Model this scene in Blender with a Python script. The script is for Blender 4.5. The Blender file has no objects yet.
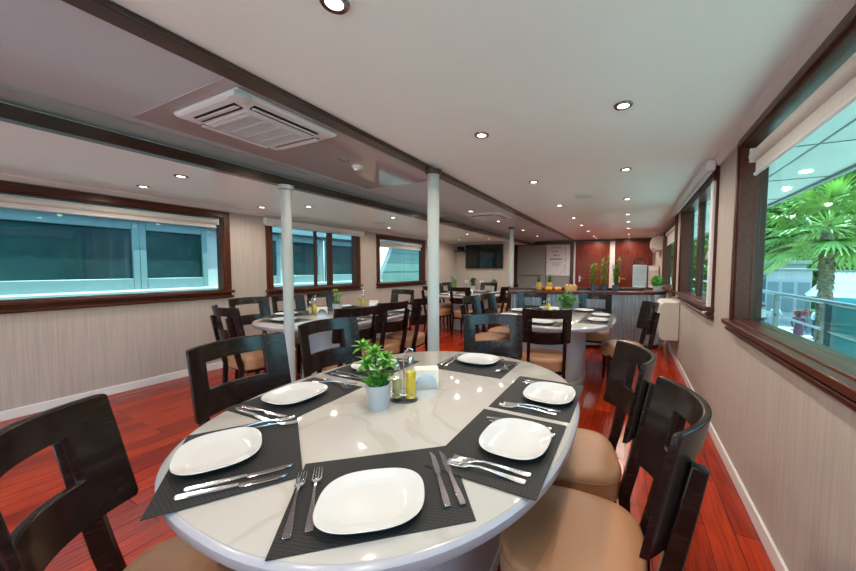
import bpy, bmesh, math, random
from mathutils import Vector, Matrix
random.seed(7)
S = bpy.context.scene
COL = S.collection
PI = math.pi

# ------------------------------------------------------------------ materials
MATS = {}
def _nt(name):
    m = bpy.data.materials.new(name); m.use_nodes = True
    nt = m.node_tree
    b = nt.nodes.get('Principled BSDF')
    MATS[name] = m
    return m, nt, b
def mat(name, col, rough=.5, metal=0., spec=.5, coat=0., noise=0., nscale=8., stretch=(1, 1, 1), bump=0., emit=None, estr=0., sheen=0.):
    m, nt, b = _nt(name)
    b.inputs['Base Color'].default_value = (*col, 1)
    b.inputs['Roughness'].default_value = rough
    b.inputs['Metallic'].default_value = metal
    b.inputs['Specular IOR Level'].default_value = spec
    b.inputs['Coat Weight'].default_value = coat
    b.inputs['Coat Roughness'].default_value = .08
    if emit:
        b.inputs['Emission Color'].default_value = (*emit, 1); b.inputs['Emission Strength'].default_value = estr
    if noise or bump:
        tc = nt.nodes.new('ShaderNodeTexCoord'); mp = nt.nodes.new('ShaderNodeMapping')
        mp.inputs['Scale'].default_value = stretch
        n = nt.nodes.new('ShaderNodeTexNoise'); n.inputs['Scale'].default_value = nscale; n.inputs['Detail'].default_value = 4
        nt.links.new(tc.outputs['Object'], mp.inputs['Vector']); nt.links.new(mp.outputs['Vector'], n.inputs['Vector'])
        if noise:
            r = nt.nodes.new('ShaderNodeValToRGB')
            r.color_ramp.elements[0].position = .3; r.color_ramp.elements[1].position = .7
            r.color_ramp.elements[0].color = (*[c * (1 - noise) for c in col], 1)
            r.color_ramp.elements[1].color = (*[min(1, c * (1 + noise)) for c in col], 1)
            nt.links.new(n.outputs['Fac'], r.inputs['Fac']); nt.links.new(r.outputs['Color'], b.inputs['Base Color'])
        if bump:
            bp = nt.nodes.new('ShaderNodeBump'); bp.inputs['Strength'].default_value = bump; bp.inputs['Distance'].default_value = .004
            nt.links.new(n.outputs['Fac'], bp.inputs['Height']); nt.links.new(bp.outputs['Normal'], b.inputs['Normal'])
    return m
def glass(name, col, refl=.06, ior=1.45):
    m = bpy.data.materials.new(name); m.use_nodes = True; nt = m.node_tree; nt.nodes.clear()
    o = nt.nodes.new('ShaderNodeOutputMaterial'); t = nt.nodes.new('ShaderNodeBsdfTransparent'); g = nt.nodes.new('ShaderNodeBsdfGlossy')
    mx = nt.nodes.new('ShaderNodeMixShader'); f = nt.nodes.new('ShaderNodeMapRange'); lw = nt.nodes.new('ShaderNodeLayerWeight'); lw.inputs['Blend'].default_value = .5
    pw = nt.nodes.new('ShaderNodeMath'); pw.operation = 'POWER'; pw.inputs[1].default_value = 4.; nt.links.new(lw.outputs['Facing'], pw.inputs[0]); nt.links.new(pw.outputs[0], f.inputs['Value'])
    f.inputs['To Min'].default_value = refl * .5; f.inputs['To Max'].default_value = .22
    t.inputs['Color'].default_value = (*col, 1); g.inputs['Roughness'].default_value = .02
    nt.links.new(f.outputs['Result'], mx.inputs['Fac']); nt.links.new(t.outputs['BSDF'], mx.inputs[1]); nt.links.new(g.outputs['BSDF'], mx.inputs[2])
    nt.links.new(mx.outputs['Shader'], o.inputs['Surface']); MATS[name] = m
    return m

def floor_mat():
    m, nt, b = _nt('cherry_boards')
    g = nt.nodes.new('ShaderNodeNewGeometry'); sp = nt.nodes.new('ShaderNodeSeparateXYZ'); cb = nt.nodes.new('ShaderNodeCombineXYZ')
    nt.links.new(g.outputs['Position'], sp.inputs[0]); nt.links.new(sp.outputs['Y'], cb.inputs['X']); nt.links.new(sp.outputs['X'], cb.inputs['Y'])
    br = nt.nodes.new('ShaderNodeTexBrick'); br.offset = .37
    for k, v in (('Scale', 1.), ('Brick Width', 1.25), ('Row Height', .13), ('Mortar Size', .0022), ('Mortar Smooth', .2), ('Bias', 0.)): br.inputs[k].default_value = v
    br.inputs['Color1'].default_value = (.45, .036, .006, 1); br.inputs['Color2'].default_value = (.24, .015, .003, 1); br.inputs['Mortar'].default_value = (.05, .008, .004, 1)
    nt.links.new(cb.outputs[0], br.inputs['Vector'])
    mp = nt.nodes.new('ShaderNodeMapping'); mp.inputs['Scale'].default_value = (1.5, 22, 1); nt.links.new(cb.outputs[0], mp.inputs['Vector'])
    n = nt.nodes.new('ShaderNodeTexNoise'); n.inputs['Scale'].default_value = 2.5; n.inputs['Detail'].default_value = 5; nt.links.new(mp.outputs[0], n.inputs['Vector'])
    r = nt.nodes.new('ShaderNodeValToRGB'); r.color_ramp.elements[0].position = .3; r.color_ramp.elements[1].position = .72
    r.color_ramp.elements[0].color = (.55, .5, .5, 1); r.color_ramp.elements[1].color = (1.15, 1.15, 1.1, 1)
    nt.links.new(n.outputs['Fac'], r.inputs['Fac'])
    mx = nt.nodes.new('ShaderNodeMix'); mx.data_type = 'RGBA'; mx.blend_type = 'MULTIPLY'; mx.inputs[0].default_value = 1
    nt.links.new(br.outputs['Color'], mx.inputs[6]); nt.links.new(r.outputs['Color'], mx.inputs[7]); nt.links.new(mx.outputs[2], b.inputs['Base Color'])
    b.inputs['Roughness'].default_value = .2; b.inputs['Specular IOR Level'].default_value = .22
    return m
def stripe_mat(name, c1, c2, axis, period, rough=.7, bump=.2):
    """woven or striated cloth / paper: fine stripes along one axis, softened by noise"""
    m, nt, b = _nt(name)
    tc = nt.nodes.new('ShaderNodeTexCoord'); mp = nt.nodes.new('ShaderNodeMapping')
    sc = [3., 3., 3.]; sc[axis] = 1. / period
    if name == 'wallpaper': sc = [90, 90, 2.2]
    mp.inputs['Scale'].default_value = sc
    n = nt.nodes.new('ShaderNodeTexNoise'); n.inputs['Scale'].default_value = 1.; n.inputs['Detail'].default_value = 3
    nt.links.new(tc.outputs['Object'], mp.inputs['Vector']); nt.links.new(mp.outputs[0], n.inputs['Vector'])
    r = nt.nodes.new('ShaderNodeValToRGB'); r.color_ramp.elements[0].position = .36; r.color_ramp.elements[1].position = .64
    r.color_ramp.elements[0].color = (*c1, 1); r.color_ramp.elements[1].color = (*c2, 1)
    nt.links.new(n.outputs['Fac'], r.inputs['Fac']); nt.links.new(r.outputs['Color'], b.inputs['Base Color'])
    bp = nt.nodes.new('ShaderNodeBump'); bp.inputs['Strength'].default_value = bump; bp.inputs['Distance'].default_value = .002
    nt.links.new(n.outputs['Fac'], bp.inputs['Height']); nt.links.new(bp.outputs['Normal'], b.inputs['Normal'])
    b.inputs['Roughness'].default_value = rough
    return m
def mat_weave():
    m, nt, b = _nt('placemat_weave')
    tc = nt.nodes.new('ShaderNodeTexCoord')
    w = nt.nodes.new('ShaderNodeTexChecker'); w.inputs['Scale'].default_value = 150
    mp = nt.nodes.new('ShaderNodeMapping'); mp.inputs['Scale'].default_value = (.55, 1.3, 0)
    nt.links.new(tc.outputs['Object'], mp.inputs['Vector']); nt.links.new(mp.outputs[0], w.inputs['Vector'])
    w.inputs['Color1'].default_value = (.012, .013, .015, 1); w.inputs['Color2'].default_value = (.026, .026, .027, 1)
    nt.links.new(w.outputs['Color'], b.inputs['Base Color']); b.inputs['Roughness'].default_value = .6; b.inputs['Specular IOR Level'].default_value = .22
    bp = nt.nodes.new('ShaderNodeBump'); bp.inputs['Strength'].default_value = .4; bp.inputs['Distance'].default_value = .002
    nt.links.new(w.outputs['Fac'], bp.inputs['Height']); nt.links.new(bp.outputs['Normal'], b.inputs['Normal'])
    return m
def marble():
    m, nt, b = _nt('white_marble')
    tc = nt.nodes.new('ShaderNodeTexCoord'); n = nt.nodes.new('ShaderNodeTexNoise')
    n.inputs['Scale'].default_value = 1.6; n.inputs['Detail'].default_value = 7; n.inputs['Distortion'].default_value = 1.4
    nt.links.new(tc.outputs['Object'], n.inputs['Vector'])
    r = nt.nodes.new('ShaderNodeValToRGB'); cr = r.color_ramp
    cr.elements[0].position = .475; cr.elements[0].color = (.435, .41, .38, 1)
    cr.elements[1].position = .525; cr.elements[1].color = (.435, .41, .38, 1)
    e = cr.elements.new(.5); e.color = (.39, .36, .32, 1)
    nt.links.new(n.outputs['Fac'], r.inputs['Fac']); nt.links.new(r.outputs['Color'], b.inputs['Base Color'])
    b.inputs['Roughness'].default_value = .06; b.inputs['Specular IOR Level'].default_value = .5
    return m
def person_mat(name, skin, top, bottom, zs):
    m, nt, b = _nt(name)
    tc = nt.nodes.new('ShaderNodeTexCoord'); sp = nt.nodes.new('ShaderNodeSeparateXYZ'); r = nt.nodes.new('ShaderNodeValToRGB')
    nt.links.new(tc.outputs['Object'], sp.inputs[0])
    d = nt.nodes.new('ShaderNodeMath'); d.operation = 'DIVIDE'; d.inputs[1].default_value = 1.8; nt.links.new(sp.outputs['Z'], d.inputs[0]); nt.links.new(d.outputs[0], r.inputs['Fac'])
    cr = r.color_ramp; cr.interpolation = 'CONSTANT'
    cr.elements[0].position = 0; cr.elements[0].color = (.05, .05, .06, 1)
    cr.elements[1].position = .05; cr.elements[1].color = (*skin, 1)
    for z, c in ((zs[0], bottom), (zs[1], top), (.80, skin)):
        e = cr.elements.new(z); e.color = (*c, 1)
    nt.links.new(r.outputs['Color'], b.inputs['Base Color']); b.inputs['Roughness'].default_value = .8
    return m

floor_mat(); marble(); mat_weave()
stripe_mat('wallpaper', (.395, .335, .30), (.455, .39, .35), 0, .02, .62, .25)
mat('frame_wood', (.070, .0155, .0065), .33, spec=.35, noise=.3, nscale=3, stretch=(14, 2, 14))
mat('beam_wood', (.040, .017, .011), .3, noise=.4, nscale=5, coat=.2)
mat('chair_wood', (.0125, .0065, .005), .24, spec=.28, noise=.5, nscale=14, stretch=(1, 1, 5), coat=.10)
mat('door_wood', (.13, .017, .006), .35, spec=.3, noise=.5, nscale=6, stretch=(4, 4, .5), coat=.2)
mat('leather', (.38, .18, .088), .42, bump=.25, nscale=160)
mat('ceiling_paint', (.90, .94, .93), .38, noise=.02, nscale=2)
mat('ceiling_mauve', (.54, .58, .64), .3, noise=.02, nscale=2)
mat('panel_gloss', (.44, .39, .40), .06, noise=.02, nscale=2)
mat('white_trim', (.70, .67, .65), .4, noise=.03, nscale=4)
mat('grey_moulding', (.33, .34, .34), .45, noise=.05, nscale=6)
mat('post_paint', (.42, .46, .46), .35, noise=.05, nscale=3, stretch=(4, 4, 1), bump=.15)
mat('ceramic', (.57, .57, .565), .08, coat=.4, noise=.01, nscale=6)
mat('pot_white', (.40, .42, .44), .35, noise=.04, nscale=20)
mat('steel', (.62, .62, .64), .16, metal=1., noise=.06, nscale=30)
mat('dark_steel', (.10, .10, .105), .35, metal=.8, noise=.1, nscale=20)
mat('chrome_ring', (.35, .33, .31), .22, metal=1., noise=.05, nscale=20)
mat('lamp_lens', (1, 1, 1), .3, emit=(1, .90, .78), estr=3.5, noise=.01, nscale=9)
mat('plastic_white', (.72, .72, .74), .4, noise=.02, nscale=6)
mat('plastic_cream', (.56, .52, .46), .45, noise=.03, nscale=6)
mat('plastic_black', (.010, .011, .013), .35, spec=.2, noise=.2, nscale=9)
mat('tv_glass', (.006, .009, .011), .08, noise=.1, nscale=4)
mat('table_base', (.45, .47, .51), .35, noise=.03, nscale=5)
mat('table_edge', (.40, .39, .43), .22, noise=.02, nscale=5)
mat('napkin', (.80, .74, .64), .8, noise=.04, nscale=40, bump=.2)
mat('oil_yellow', (.75, .50, .03), .15, noise=.15, nscale=30, coat=.4)
mat('oil_pale', (.55, .47, .20), .15, noise=.2, nscale=30, coat=.4)
mat('leaf', (.10, .33, .03), .5, noise=.45, nscale=30)
mat('leaf_dark', (.035, .14, .03), .5, noise=.5, nscale=30)
mat('leaf_yellow', (.33, .45, .06), .5, noise=.4, nscale=30)
mat('soil', (.03, .02, .012), .95, noise=.4, nscale=60, bump=.6)
mat('blue_pot', (.03, .07, .12), .35, noise=.2, nscale=12)
mat('pineapple', (.38, .22, .04), .6, noise=.5, nscale=50, bump=.9)
mat('orange_peel', (.75, .28, .02), .45, noise=.1, nscale=60, bump=.2)
mat('banana_peel', (.75, .52, .05), .5, noise=.15, nscale=20)
mat('bread', (.55, .33, .15), .8, noise=.25, nscale=25, bump=.4)
mat('corrugated', (.50, .57, .63), .3, metal=.75, noise=.08, nscale=10)
mat('grey_door', (.27, .285, .29), .45, noise=.04, nscale=5)
mat('poster_paper', (.66, .66, .74), .6, noise=.03, nscale=9)
mat('poster_ink', (.16, .16, .22), .7, noise=.1, nscale=40)
mat('brass', (.75, .48, .15), .25, metal=1., noise=.1, nscale=20)
mat('blind_cloth', (.66, .64, .60), .7, noise=.04, nscale=50)
mat('fridge_blue', (.36, .50, .58), .3, noise=.06, nscale=3)
mat('red_paint', (.45, .02, .015), .35, noise=.1, nscale=10)
glass('window_glass', (.66, .93, .92))
glass('clear_glass', (.95, .97, .95))
# outdoors
mat('boat_white', (.42, .38, .38), .4, noise=.03, nscale=1)
mat('boat_frame', (.17, .21, .22), .35, noise=.03, nscale=2)
mat('boat_glass', (.018, .036, .042), .06, noise=.3, nscale=1.5)
mat('boat_panel', (.19, .27, .24), .5, noise=.06, nscale=2)
mat('soffit', (.55, .60, .575), .4, noise=.02, nscale=2)
mat('bounce_deck_white', (.72, .71, .68), .6, noise=.04, nscale=4)
mat('deck', (.55, .53, .50), .7, noise=.1, nscale=4)
mat('rail_metal', (.16, .18, .19), .3, metal=.7, noise=.05, nscale=9)
mat('teal_panel', (.01, .22, .26), .45, noise=.1, nscale=3)
mat('paving', (.34, .31, .28), .85, noise=.12, nscale=.5)
mat('hill_earth', (.04, .09, .02), .95, noise=.5, nscale=.6, bump=.8)
mat('jungle', (.12, .25, .04), .6, noise=.6, nscale=.7)
mat('palm_green', (.29, .44, .09), .45, noise=.4, nscale=3)
mat('palm_bark', (.28, .22, .15), .9, noise=.5, nscale=9, stretch=(1, 1, 2), bump=.9)
mat('wall_plaster', (.34, .34, .32), .8, noise=.05, nscale=1)
mat('shop_dark', (.06, .12, .14), .2, noise=.3, nscale=1)
mat('roof_grey', (.22, .23, .23), .6, noise=.1, nscale=2)
mat('awning_teal', (.10, .36, .38), .6, noise=.1, nscale=2)
mat('hair', (.03, .02, .015), .7, noise=.3, nscale=30)
mat('sign_pink', (.60, .12, .30), .5, noise=.3, nscale=5)
mat('sign_blue', (.05, .14, .40), .5, noise=.3, nscale=5)

# ------------------------------------------------------------------ mesh builder
class MB:
    def __init__(s): s.v = []; s.f = []; s.M = Matrix()
    def add(s, vs, fs):
        o = len(s.v); s.v += [tuple(s.M @ Vector(p)) for p in vs]; s.f += [tuple(i + o for i in f) for f in fs]; return s
    def box(s, x0, x1, y0, y1, z0, z1):
        if x0 > x1: x0, x1 = x1, x0
        if y0 > y1: y0, y1 = y1, y0
        if z0 > z1: z0, z1 = z1, z0
        return s.add([(x0, y0, z0), (x1, y0, z0), (x1, y1, z0), (x0, y1, z0), (x0, y0, z1), (x1, y0, z1), (x1, y1, z1), (x0, y1, z1)],
                     [(0, 3, 2, 1), (4, 5, 6, 7), (0, 1, 5, 4), (1, 2, 6, 5), (2, 3, 7, 6), (3, 0, 4, 7)])
    def loft(s, rings, cap=True, closed=False):
        n = len(rings[0]); vs = [p for r in rings for p in r]; fs = []
        m = len(rings)
        for i in range(m if closed else m - 1):
            for j in range(n):
                a = i * n + j; b = i * n + (j + 1) % n; i2 = (i + 1) % m
                fs.append((a, b, i2 * n + (j + 1) % n, i2 * n + j))
        if cap and not closed:
            fs.append(tuple(range(n - 1, -1, -1))); fs.append(tuple((m - 1) * n + j for j in range(n)))
        return s.add(vs, fs)
    def lathe(s, prof, seg=24, c=(0, 0)):
        rings = [[(c[0] + r * math.cos(2 * PI * k / seg), c[1] + r * math.sin(2 * PI * k / seg), z) for k in range(seg)] for r, z in prof]
        return s.loft(rings)
    def tube(s, pts, rad, seg=10):
        pts = [Vector(p) for p in pts]; rings = []
        rr = rad if isinstance(rad, (list, tuple)) else [rad] * len(pts)
        up = None
        for i, p in enumerate(pts):
            t = (pts[min(i + 1, len(pts) - 1)] - pts[max(i - 1, 0)]).normalized()
            if up is None:
                up = t.orthogonal().normalized()
            up = (up - t * up.dot(t)); up = up.normalized() if up.length > 1e-6 else t.orthogonal().normalized()
            w = t.cross(up)
            rings.append([tuple(p + (up * math.cos(2 * PI * k / seg) + w * math.sin(2 * PI * k / seg)) * rr[i]) for k in range(seg)])
        return s.loft(rings)
    def bar(s, pts, w, d, side=(1, 0, 0)):
        """rectangular bar swept along pts; w along 'side', d along the other cross direction"""
        pts = [Vector(p) for p in pts]; sd = Vector(side); rings = []
        ws = w if isinstance(w, (list, tuple)) else [w] * len(pts); ds = d if isinstance(d, (list, tuple)) else [d] * len(pts)
        for i, p in enumerate(pts):
            t = (pts[min(i + 1, len(pts) - 1)] - pts[max(i - 1, 0)]).normalized()
            n = t.cross(sd).normalized(); a, b = sd * ws[i] / 2, n * ds[i] / 2
            rings.append([tuple(p - a - b), tuple(p + a - b), tuple(p + a + b), tuple(p - a + b)])
        return s.loft(rings)
    def prism(s, poly, z0, z1):
        return s.loft([[(x, y, z0) for x, y in poly], [(x, y, z1) for x, y in poly]])
    def sphere(s, c, r, seg=14, rings=9):
        rx, ry, rz = r if isinstance(r, (tuple, list)) else (r, r, r)
        R = []
        for i in range(1, rings):
            a = PI * i / rings - PI / 2
            R.append([(c[0] + rx * math.cos(a) * math.cos(2 * PI * k / seg), c[1] + ry * math.cos(a) * math.sin(2 * PI * k / seg), c[2] + rz * math.sin(a)) for k in range(seg)])
        return s.loft(R)
    def quad(s, a, b, c, d): return s.add([a, b, c, d], [(0, 1, 2, 3)])
    def obj(s, name, m, parent=None, bevel=0., smooth=True, bseg=2, subsurf=0):
        me = bpy.data.meshes.new(name); me.from_pydata(s.v, [], s.f); me.update()
        bm = bmesh.new(); bm.from_mesh(me); bmesh.ops.recalc_face_normals(bm, faces=bm.faces); bm.to_mesh(me); bm.free()
        me.materials.append(MATS[m])
        if smooth:
            for p in me.polygons: p.use_smooth = True
            me.set_sharp_from_angle(angle=math.radians(38))
        o = bpy.data.objects.new(name, me); COL.objects.link(o)
        if parent is not None: o.parent = parent
        if bevel:
            b = o.modifiers.new('edge', 'BEVEL'); b.width = bevel; b.segments = bseg; b.limit_method = 'ANGLE'; b.angle_limit = math.radians(40)
        if subsurf:
            b = o.modifiers.new('round', 'SUBSURF'); b.levels = subsurf; b.render_levels = subsurf
        return o
def sup(a, b, n=2.4, k=64, c=(0, 0)):
    """superellipse outline"""
    P = []
    for i in range(k):
        t = 2 * PI * i / k; x, y = math.cos(t), math.sin(t)
        P.append((c[0] + a * math.copysign(abs(x) ** (2 / n), x), c[1] + b * math.copysign(abs(y) ** (2 / n), y)))
    return P
def thing(name, label, cat, loc=(0, 0, 0), rz=0., group=None):
    o = bpy.data.objects.new(name, None); o.empty_display_size = .05; COL.objects.link(o)
    o.location = loc; o.rotation_euler = (0, 0, rz); o['label'] = label; o['category'] = cat
    if group: o['group'] = group
    return o
def tag(o, label, cat, group=None, loc=None, rz=None):
    o['label'] = label; o['category'] = cat
    if group: o['group'] = group
    if loc is not None: o.location = loc
    if rz is not None: o.rotation_euler = (0, 0, rz)
    return o
def struct(o, label=None):
    o['kind'] = 'structure'
    if label: o['label'] = label
    return o
def dup(root, label, loc=None, rz=None, group=None, cat=None):
    r = root.copy(); COL.objects.link(r); r['label'] = label
    if loc is not None: r.location = loc
    if rz is not None: r.rotation_euler = (0, 0, rz)
    if group: r['group'] = group
    for ch in list(root.children):
        c = ch.copy(); COL.objects.link(c); c.parent = r
        for g in list(ch.children):
            d = g.copy(); COL.objects.link(d); d.parent = c
    return r
def face(fx, fy): return math.atan2(-fx, fy)

# ------------------------------------------------------------------ the cabin
XR, XL, YB, YF, YT = .64, -4.87, 10.8, -2.4, 9.0
ZC, ZL, XB = 2.25, 2.13, -2.9
struct(MB().box(XL - .12, XR + .12, YF, YB, -.1, 0).obj('floor', 'cherry_boards', smooth=False))
struct(MB().box(-1.66, XR + .12, YF, YB + .1, ZC, ZC + .12).obj('ceiling', 'ceiling_paint', smooth=False))
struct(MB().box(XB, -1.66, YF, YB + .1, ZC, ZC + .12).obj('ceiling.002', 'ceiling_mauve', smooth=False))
struct(MB().box(XL - .12, XB, YF, YB + .1, ZL, ZC + .12).obj('ceiling.001', 'ceiling_paint', smooth=False))

def wall_x(name, x0, x1, y0, y1, z1, ops):
    m = MB(); y = y0
    for a, b, c, d in sorted(ops):
        m.box(x0, x1, y, a, 0, z1); m.box(x0, x1, a, b, 0, c); m.box(x0, x1, a, b, d, z1); y = b
    m.box(x0, x1, y, y1, 0, z1)
    struct(m.obj(name, 'wallpaper', smooth=False))
# window openings: (y0, y1, z0, z1)
R1, R2, R3, R0 = (.25, 2.695, 1.012, 2.135), (3.42, 5.34, 1.03, 2.12), (6.0, 7.95, 1.03, 2.12), (-2.0, -.2, 1.03, 2.11)
L1, L2, L3, L0 = (.25, 2.5, 1.03, 1.99), (3.15, 4.86, 1.0, 1.98), (5.5, 7.17, 1.0, 1.97), (-2.0, -.2, 1.03, 1.99)
wall_x('wall_right', XR, XR + .12, YF, YB + .1, ZC, [R0, R1, R2, R3])
wall_x('wall_left', XL - .12, XL, YF, YB + .1, ZL, [L0, L1, L2, L3])
m = MB(); m.box(XL - .12, -4.6, YF - .1, YF, 0, ZC); m.box(.4, XR + .12, YF - .1, YF, 0, ZC); m.box(-4.6, .4, YF - .1, YF, 2.12, ZC)
struct(m.obj('wall_front', 'wallpaper', smooth=False))
r = bpy.data.objects.new('door_5', None); COL.objects.link(r); r['kind'] = 'structure'; r['label'] = 'added glazed doors behind the camera that let in daylight'  # unseen doors, added to bring daylight in for the ceiling
m = MB(); m.box(-4.6, .4, YF - .09, YF - .01, .0, .05); m.box(-4.6, .4, YF - .09, YF - .01, 2.06, 2.12)
for k in range(5): m.box(-4.6 + k * 1.235, -4.54 + k * 1.235, YF - .09, YF - .01, .05, 2.06)
m.obj('door_frame', 'frame_wood', r, bevel=.004)
for k in range(4): MB().box(-4.54 + k * 1.235, -3.365 + k * 1.235, YF - .055, YF - .047, .05, 2.06).obj('pane', 'clear_glass', r, smooth=False)
struct(MB().box(XL - .12, 2.15, -12, YF - .1, -.25, -.02).obj('added_bounce_deck', 'bounce_deck_white', smooth=False))  # unseen pale deck, added to bounce sunlight up through the rear doors
struct(MB().box(-3.72, XR + .12, YB, YB + .1, 0, ZC).obj('wall_back', 'wallpaper', smooth=False))
m = MB().box(XL, -3.04, YT, YT + .12, 0, ZL + .12); m.box(-3.72, -3.6, YT + .12, YB, 0, ZC); struct(m.obj('wall_side', 'wallpaper', smooth=False))
struct(MB().box(XR - .016, XR, YF, YB, 0, .085).obj('baseboard_right', 'white_trim', bevel=.004))
struct(MB().box(XL, XL + .016, YF, YT, 0, .085).obj('baseboard_left', 'white_trim', bevel=.004))
struct(MB().box(XL, -3.04, YT - .016, YT, 0, .085).obj('baseboard_back', 'white_trim', bevel=.004))
# cornices and ceiling trims
def prof_y(poly, y0, y1): return MB().loft([[(x, y0, z) for x, z in poly], [(x, y1, z) for x, z in poly]])
struct(prof_y([(XR, ZC - .055), (XR - .012, ZC - .055), (XR - .05, ZC - .012), (XR - .05, ZC), (XR, ZC)], YF, YB).obj('trim_1', 'white_trim'))
struct(prof_y([(XL, ZL - .05), (XL + .012, ZL - .05), (XL + .05, ZL - .01), (XL + .05, ZL), (XL, ZL)], YF, YT).obj('trim_2', 'white_trim'))
struct(MB().box(-1.715, -1.61, YF, YB - .06, ZC - .03, ZC).obj('trim_3', 'beam_wood', bevel=.006))
struct(MB().box(XB - .04, XB + .045, YF, YB - .06, ZL - .04, ZL + .035).obj('trim_4', 'beam_wood', bevel=.006))
struct(prof_y([(XB, ZC - .07), (XB + .03, ZC - .06), (XB + .075, ZC - .015), (XB + .075, ZC), (XB, ZC)], YF, YB - .06).obj('trim_5', 'grey_moulding'))

# windows -------------------------------------------------------------------
def window(n, side, op, case=.085, mull=(), sillw=.05, label=None):
    a, b, c, d = op
    W = XR if side > 0 else XL
    X = lambda t: W + side * t           # t>0 outwards into the wall, t<0 into the room
    root = bpy.data.objects.new('window_%d' % n, None); COL.objects.link(root); root['kind'] = 'structure'
    if label: root['label'] = label
    f = MB()
    for (ya, yb, za, zb) in ((a - case, a, c - case * .2, d + case), (b, b + case, c - case * .2, d + case), (a, b, d, d + case)):
        f.box(X(-.022), X(0), ya, yb, za, zb)
    for (ya, yb, za, zb) in ((a - case * .55, a, c, d + case * .55), (b, b + case * .55, c, d + case * .55), (a, b, d, d + case * .55)):
        f.box(X(-.034), X(-.02), ya, yb, za, zb)
    # reveal lining and fixed sash in the wall thickness
    t0, t1 = -.02, .124
    f.box(X(t0), X(t1), a, a + .014, c, d); f.box(X(t0), X(t1), b - .014, b, c, d)
    f.box(X(t0), X(t1), a, b, c, c + .014); f.box(X(t0), X(t1), a, b, d - .014, d)
    s = .016
    for (ya, yb, za, zb) in ((a, a + s, c, d), (b - s, b, c, d), (a, b, c, c + s), (a, b, d - s, d)):
        f.box(X(.058), X(.094), ya, yb, za, zb)
    for my, mw in mull:
        f.box(X(.05), X(.112), my - mw / 2, my + mw / 2, c, d)
    f.obj('window_frame', 'frame_wood', root, bevel=.005)
    s_ = MB(); s_.box(X(-.02), X(.0), a - case, b + case, c - case - .02, c); s_.box(X(-.045 - sillw * .4), X(.02), a - case - .02, b + case + .02, c - .03, c + .004)
    s_.box(X(-.045), X(0), a - case - .02, b + case + .02, c - case - .012, c - case + .012)
    s_.obj('window_sill', 'frame_wood', root, bevel=.006)
    MB().box(X(.076), X(.082), a + .01, b - .01, c + .01, d - .01).obj('pane', 'window_glass', root, smooth=False)
    return root
window(1, 1, R1, case=.06, label='large dark wood window with the palm tree outside')
window(2, 1, R2, mull=((4.55, .10), (3.62, .07)), label='dark wood sliding window with the white latch handle')
window(3, 1, R3, mull=((6.9, .07),), label='dark wood window beyond the cream wall heater')
window(4, -1, L1, case=.08, label='dark wood window looking onto paired boat windows')
window(5, -1, L2, case=.085, mull=((4.28, .09), (3.98, .03)), label='dark wood window with a thick mullion behind the long table')
window(6, -1, L3, case=.08, label='dark wood window looking onto a sloping pale panel')
window(7, 1, R0); window(8, -1, L0, case=.08)

def blind(label, x, y0, y1, z, r, drop, side, cover=False):
    t = thing('roller_blind', label, 'blind', (x, (y0 + y1) / 2, z))
    h = (y1 - y0) / 2
    if cover:
        MB().box(-.035, .035, -h, h, -.045, .045).obj('cassette', 'plastic_white', t, bevel=.012)
    else:
        MB().tube([(0, -h, 0), (0, h, 0)], r, 14).obj('roller', 'blind_cloth', t)
    MB().box(-.002, .002, -h + .02, h - .02, -drop, -.01).obj('fabric', 'blind_cloth', t, smooth=False)
    MB().tube([(0, -h + .015, -drop), (0, h - .015, -drop)], .011, 10).obj('bottom_rail', 'plastic_white', t)
    if not cover:
        for s in (-1, 1): MB().box(-.03, .03, s * h - .008, s * h + .008, -.035, .05).obj('bracket', 'plastic_white', t, bevel=.004)
    return t
blind('white roller blind rolled up at the top of the palm tree window', XR + .035, .29, 2.61, 2.045, .035, .11, 1)
blind('white roller blind rolled up in the window beyond the cream heater', XR + .035, 6.06, 7.90, 2.06, .035, .22, 1)
blind('cream roller blind rolled up in the window of paired boat windows', XL - .035, .29, 2.46, 1.93, .035, .07, -1)
blind('cream roller blind rolled up in the window with the sloping pale panel', XL - .035, 5.55, 7.12, 1.90, .035, .10, -1)
blind('pale boxed roller blind above the window behind the long table', XL + .045, 3.02, 5.0, 2.02, .03, .055, -1, True)
blind('pale boxed roller blind above the latch-handle window beside the ceiling', XR - .07, 3.30, 5.75, 2.20, .03, .06, 1, True)
t = thing('window_latch', 'white lever latch on the sliding window frame', 'latch', (XR + .045, 3.62, 1.52))
MB().box(-.012, .004, -.014, .014, -.05, .05).obj('back_plate', 'plastic_white', t, bevel=.004)
MB().tube([(-.012, 0, .0), (-.045, 0, 0), (-.05, .03, -.03), (-.05, .09, -.075)], .009, 8).obj('lever', 'plastic_white', t)
t = thing('sunlit_gap_strip', 'white vertical strip in place of the sunlit gap at the latch-handle window', 'trim', (XR - .03, 3.385, 1.03))  # white part stands in for the sunlit gap at the sash edge
MB().box(-.012, .012, -.04, .04, -.03, 1.05).obj('strip', 'plastic_white', t, bevel=.004)
MB().tube([(0, 0, -.03), (-.03, 0, -.05), (-.03, .05, -.05)], .008, 8).obj('hook', 'plastic_white', t)

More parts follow.
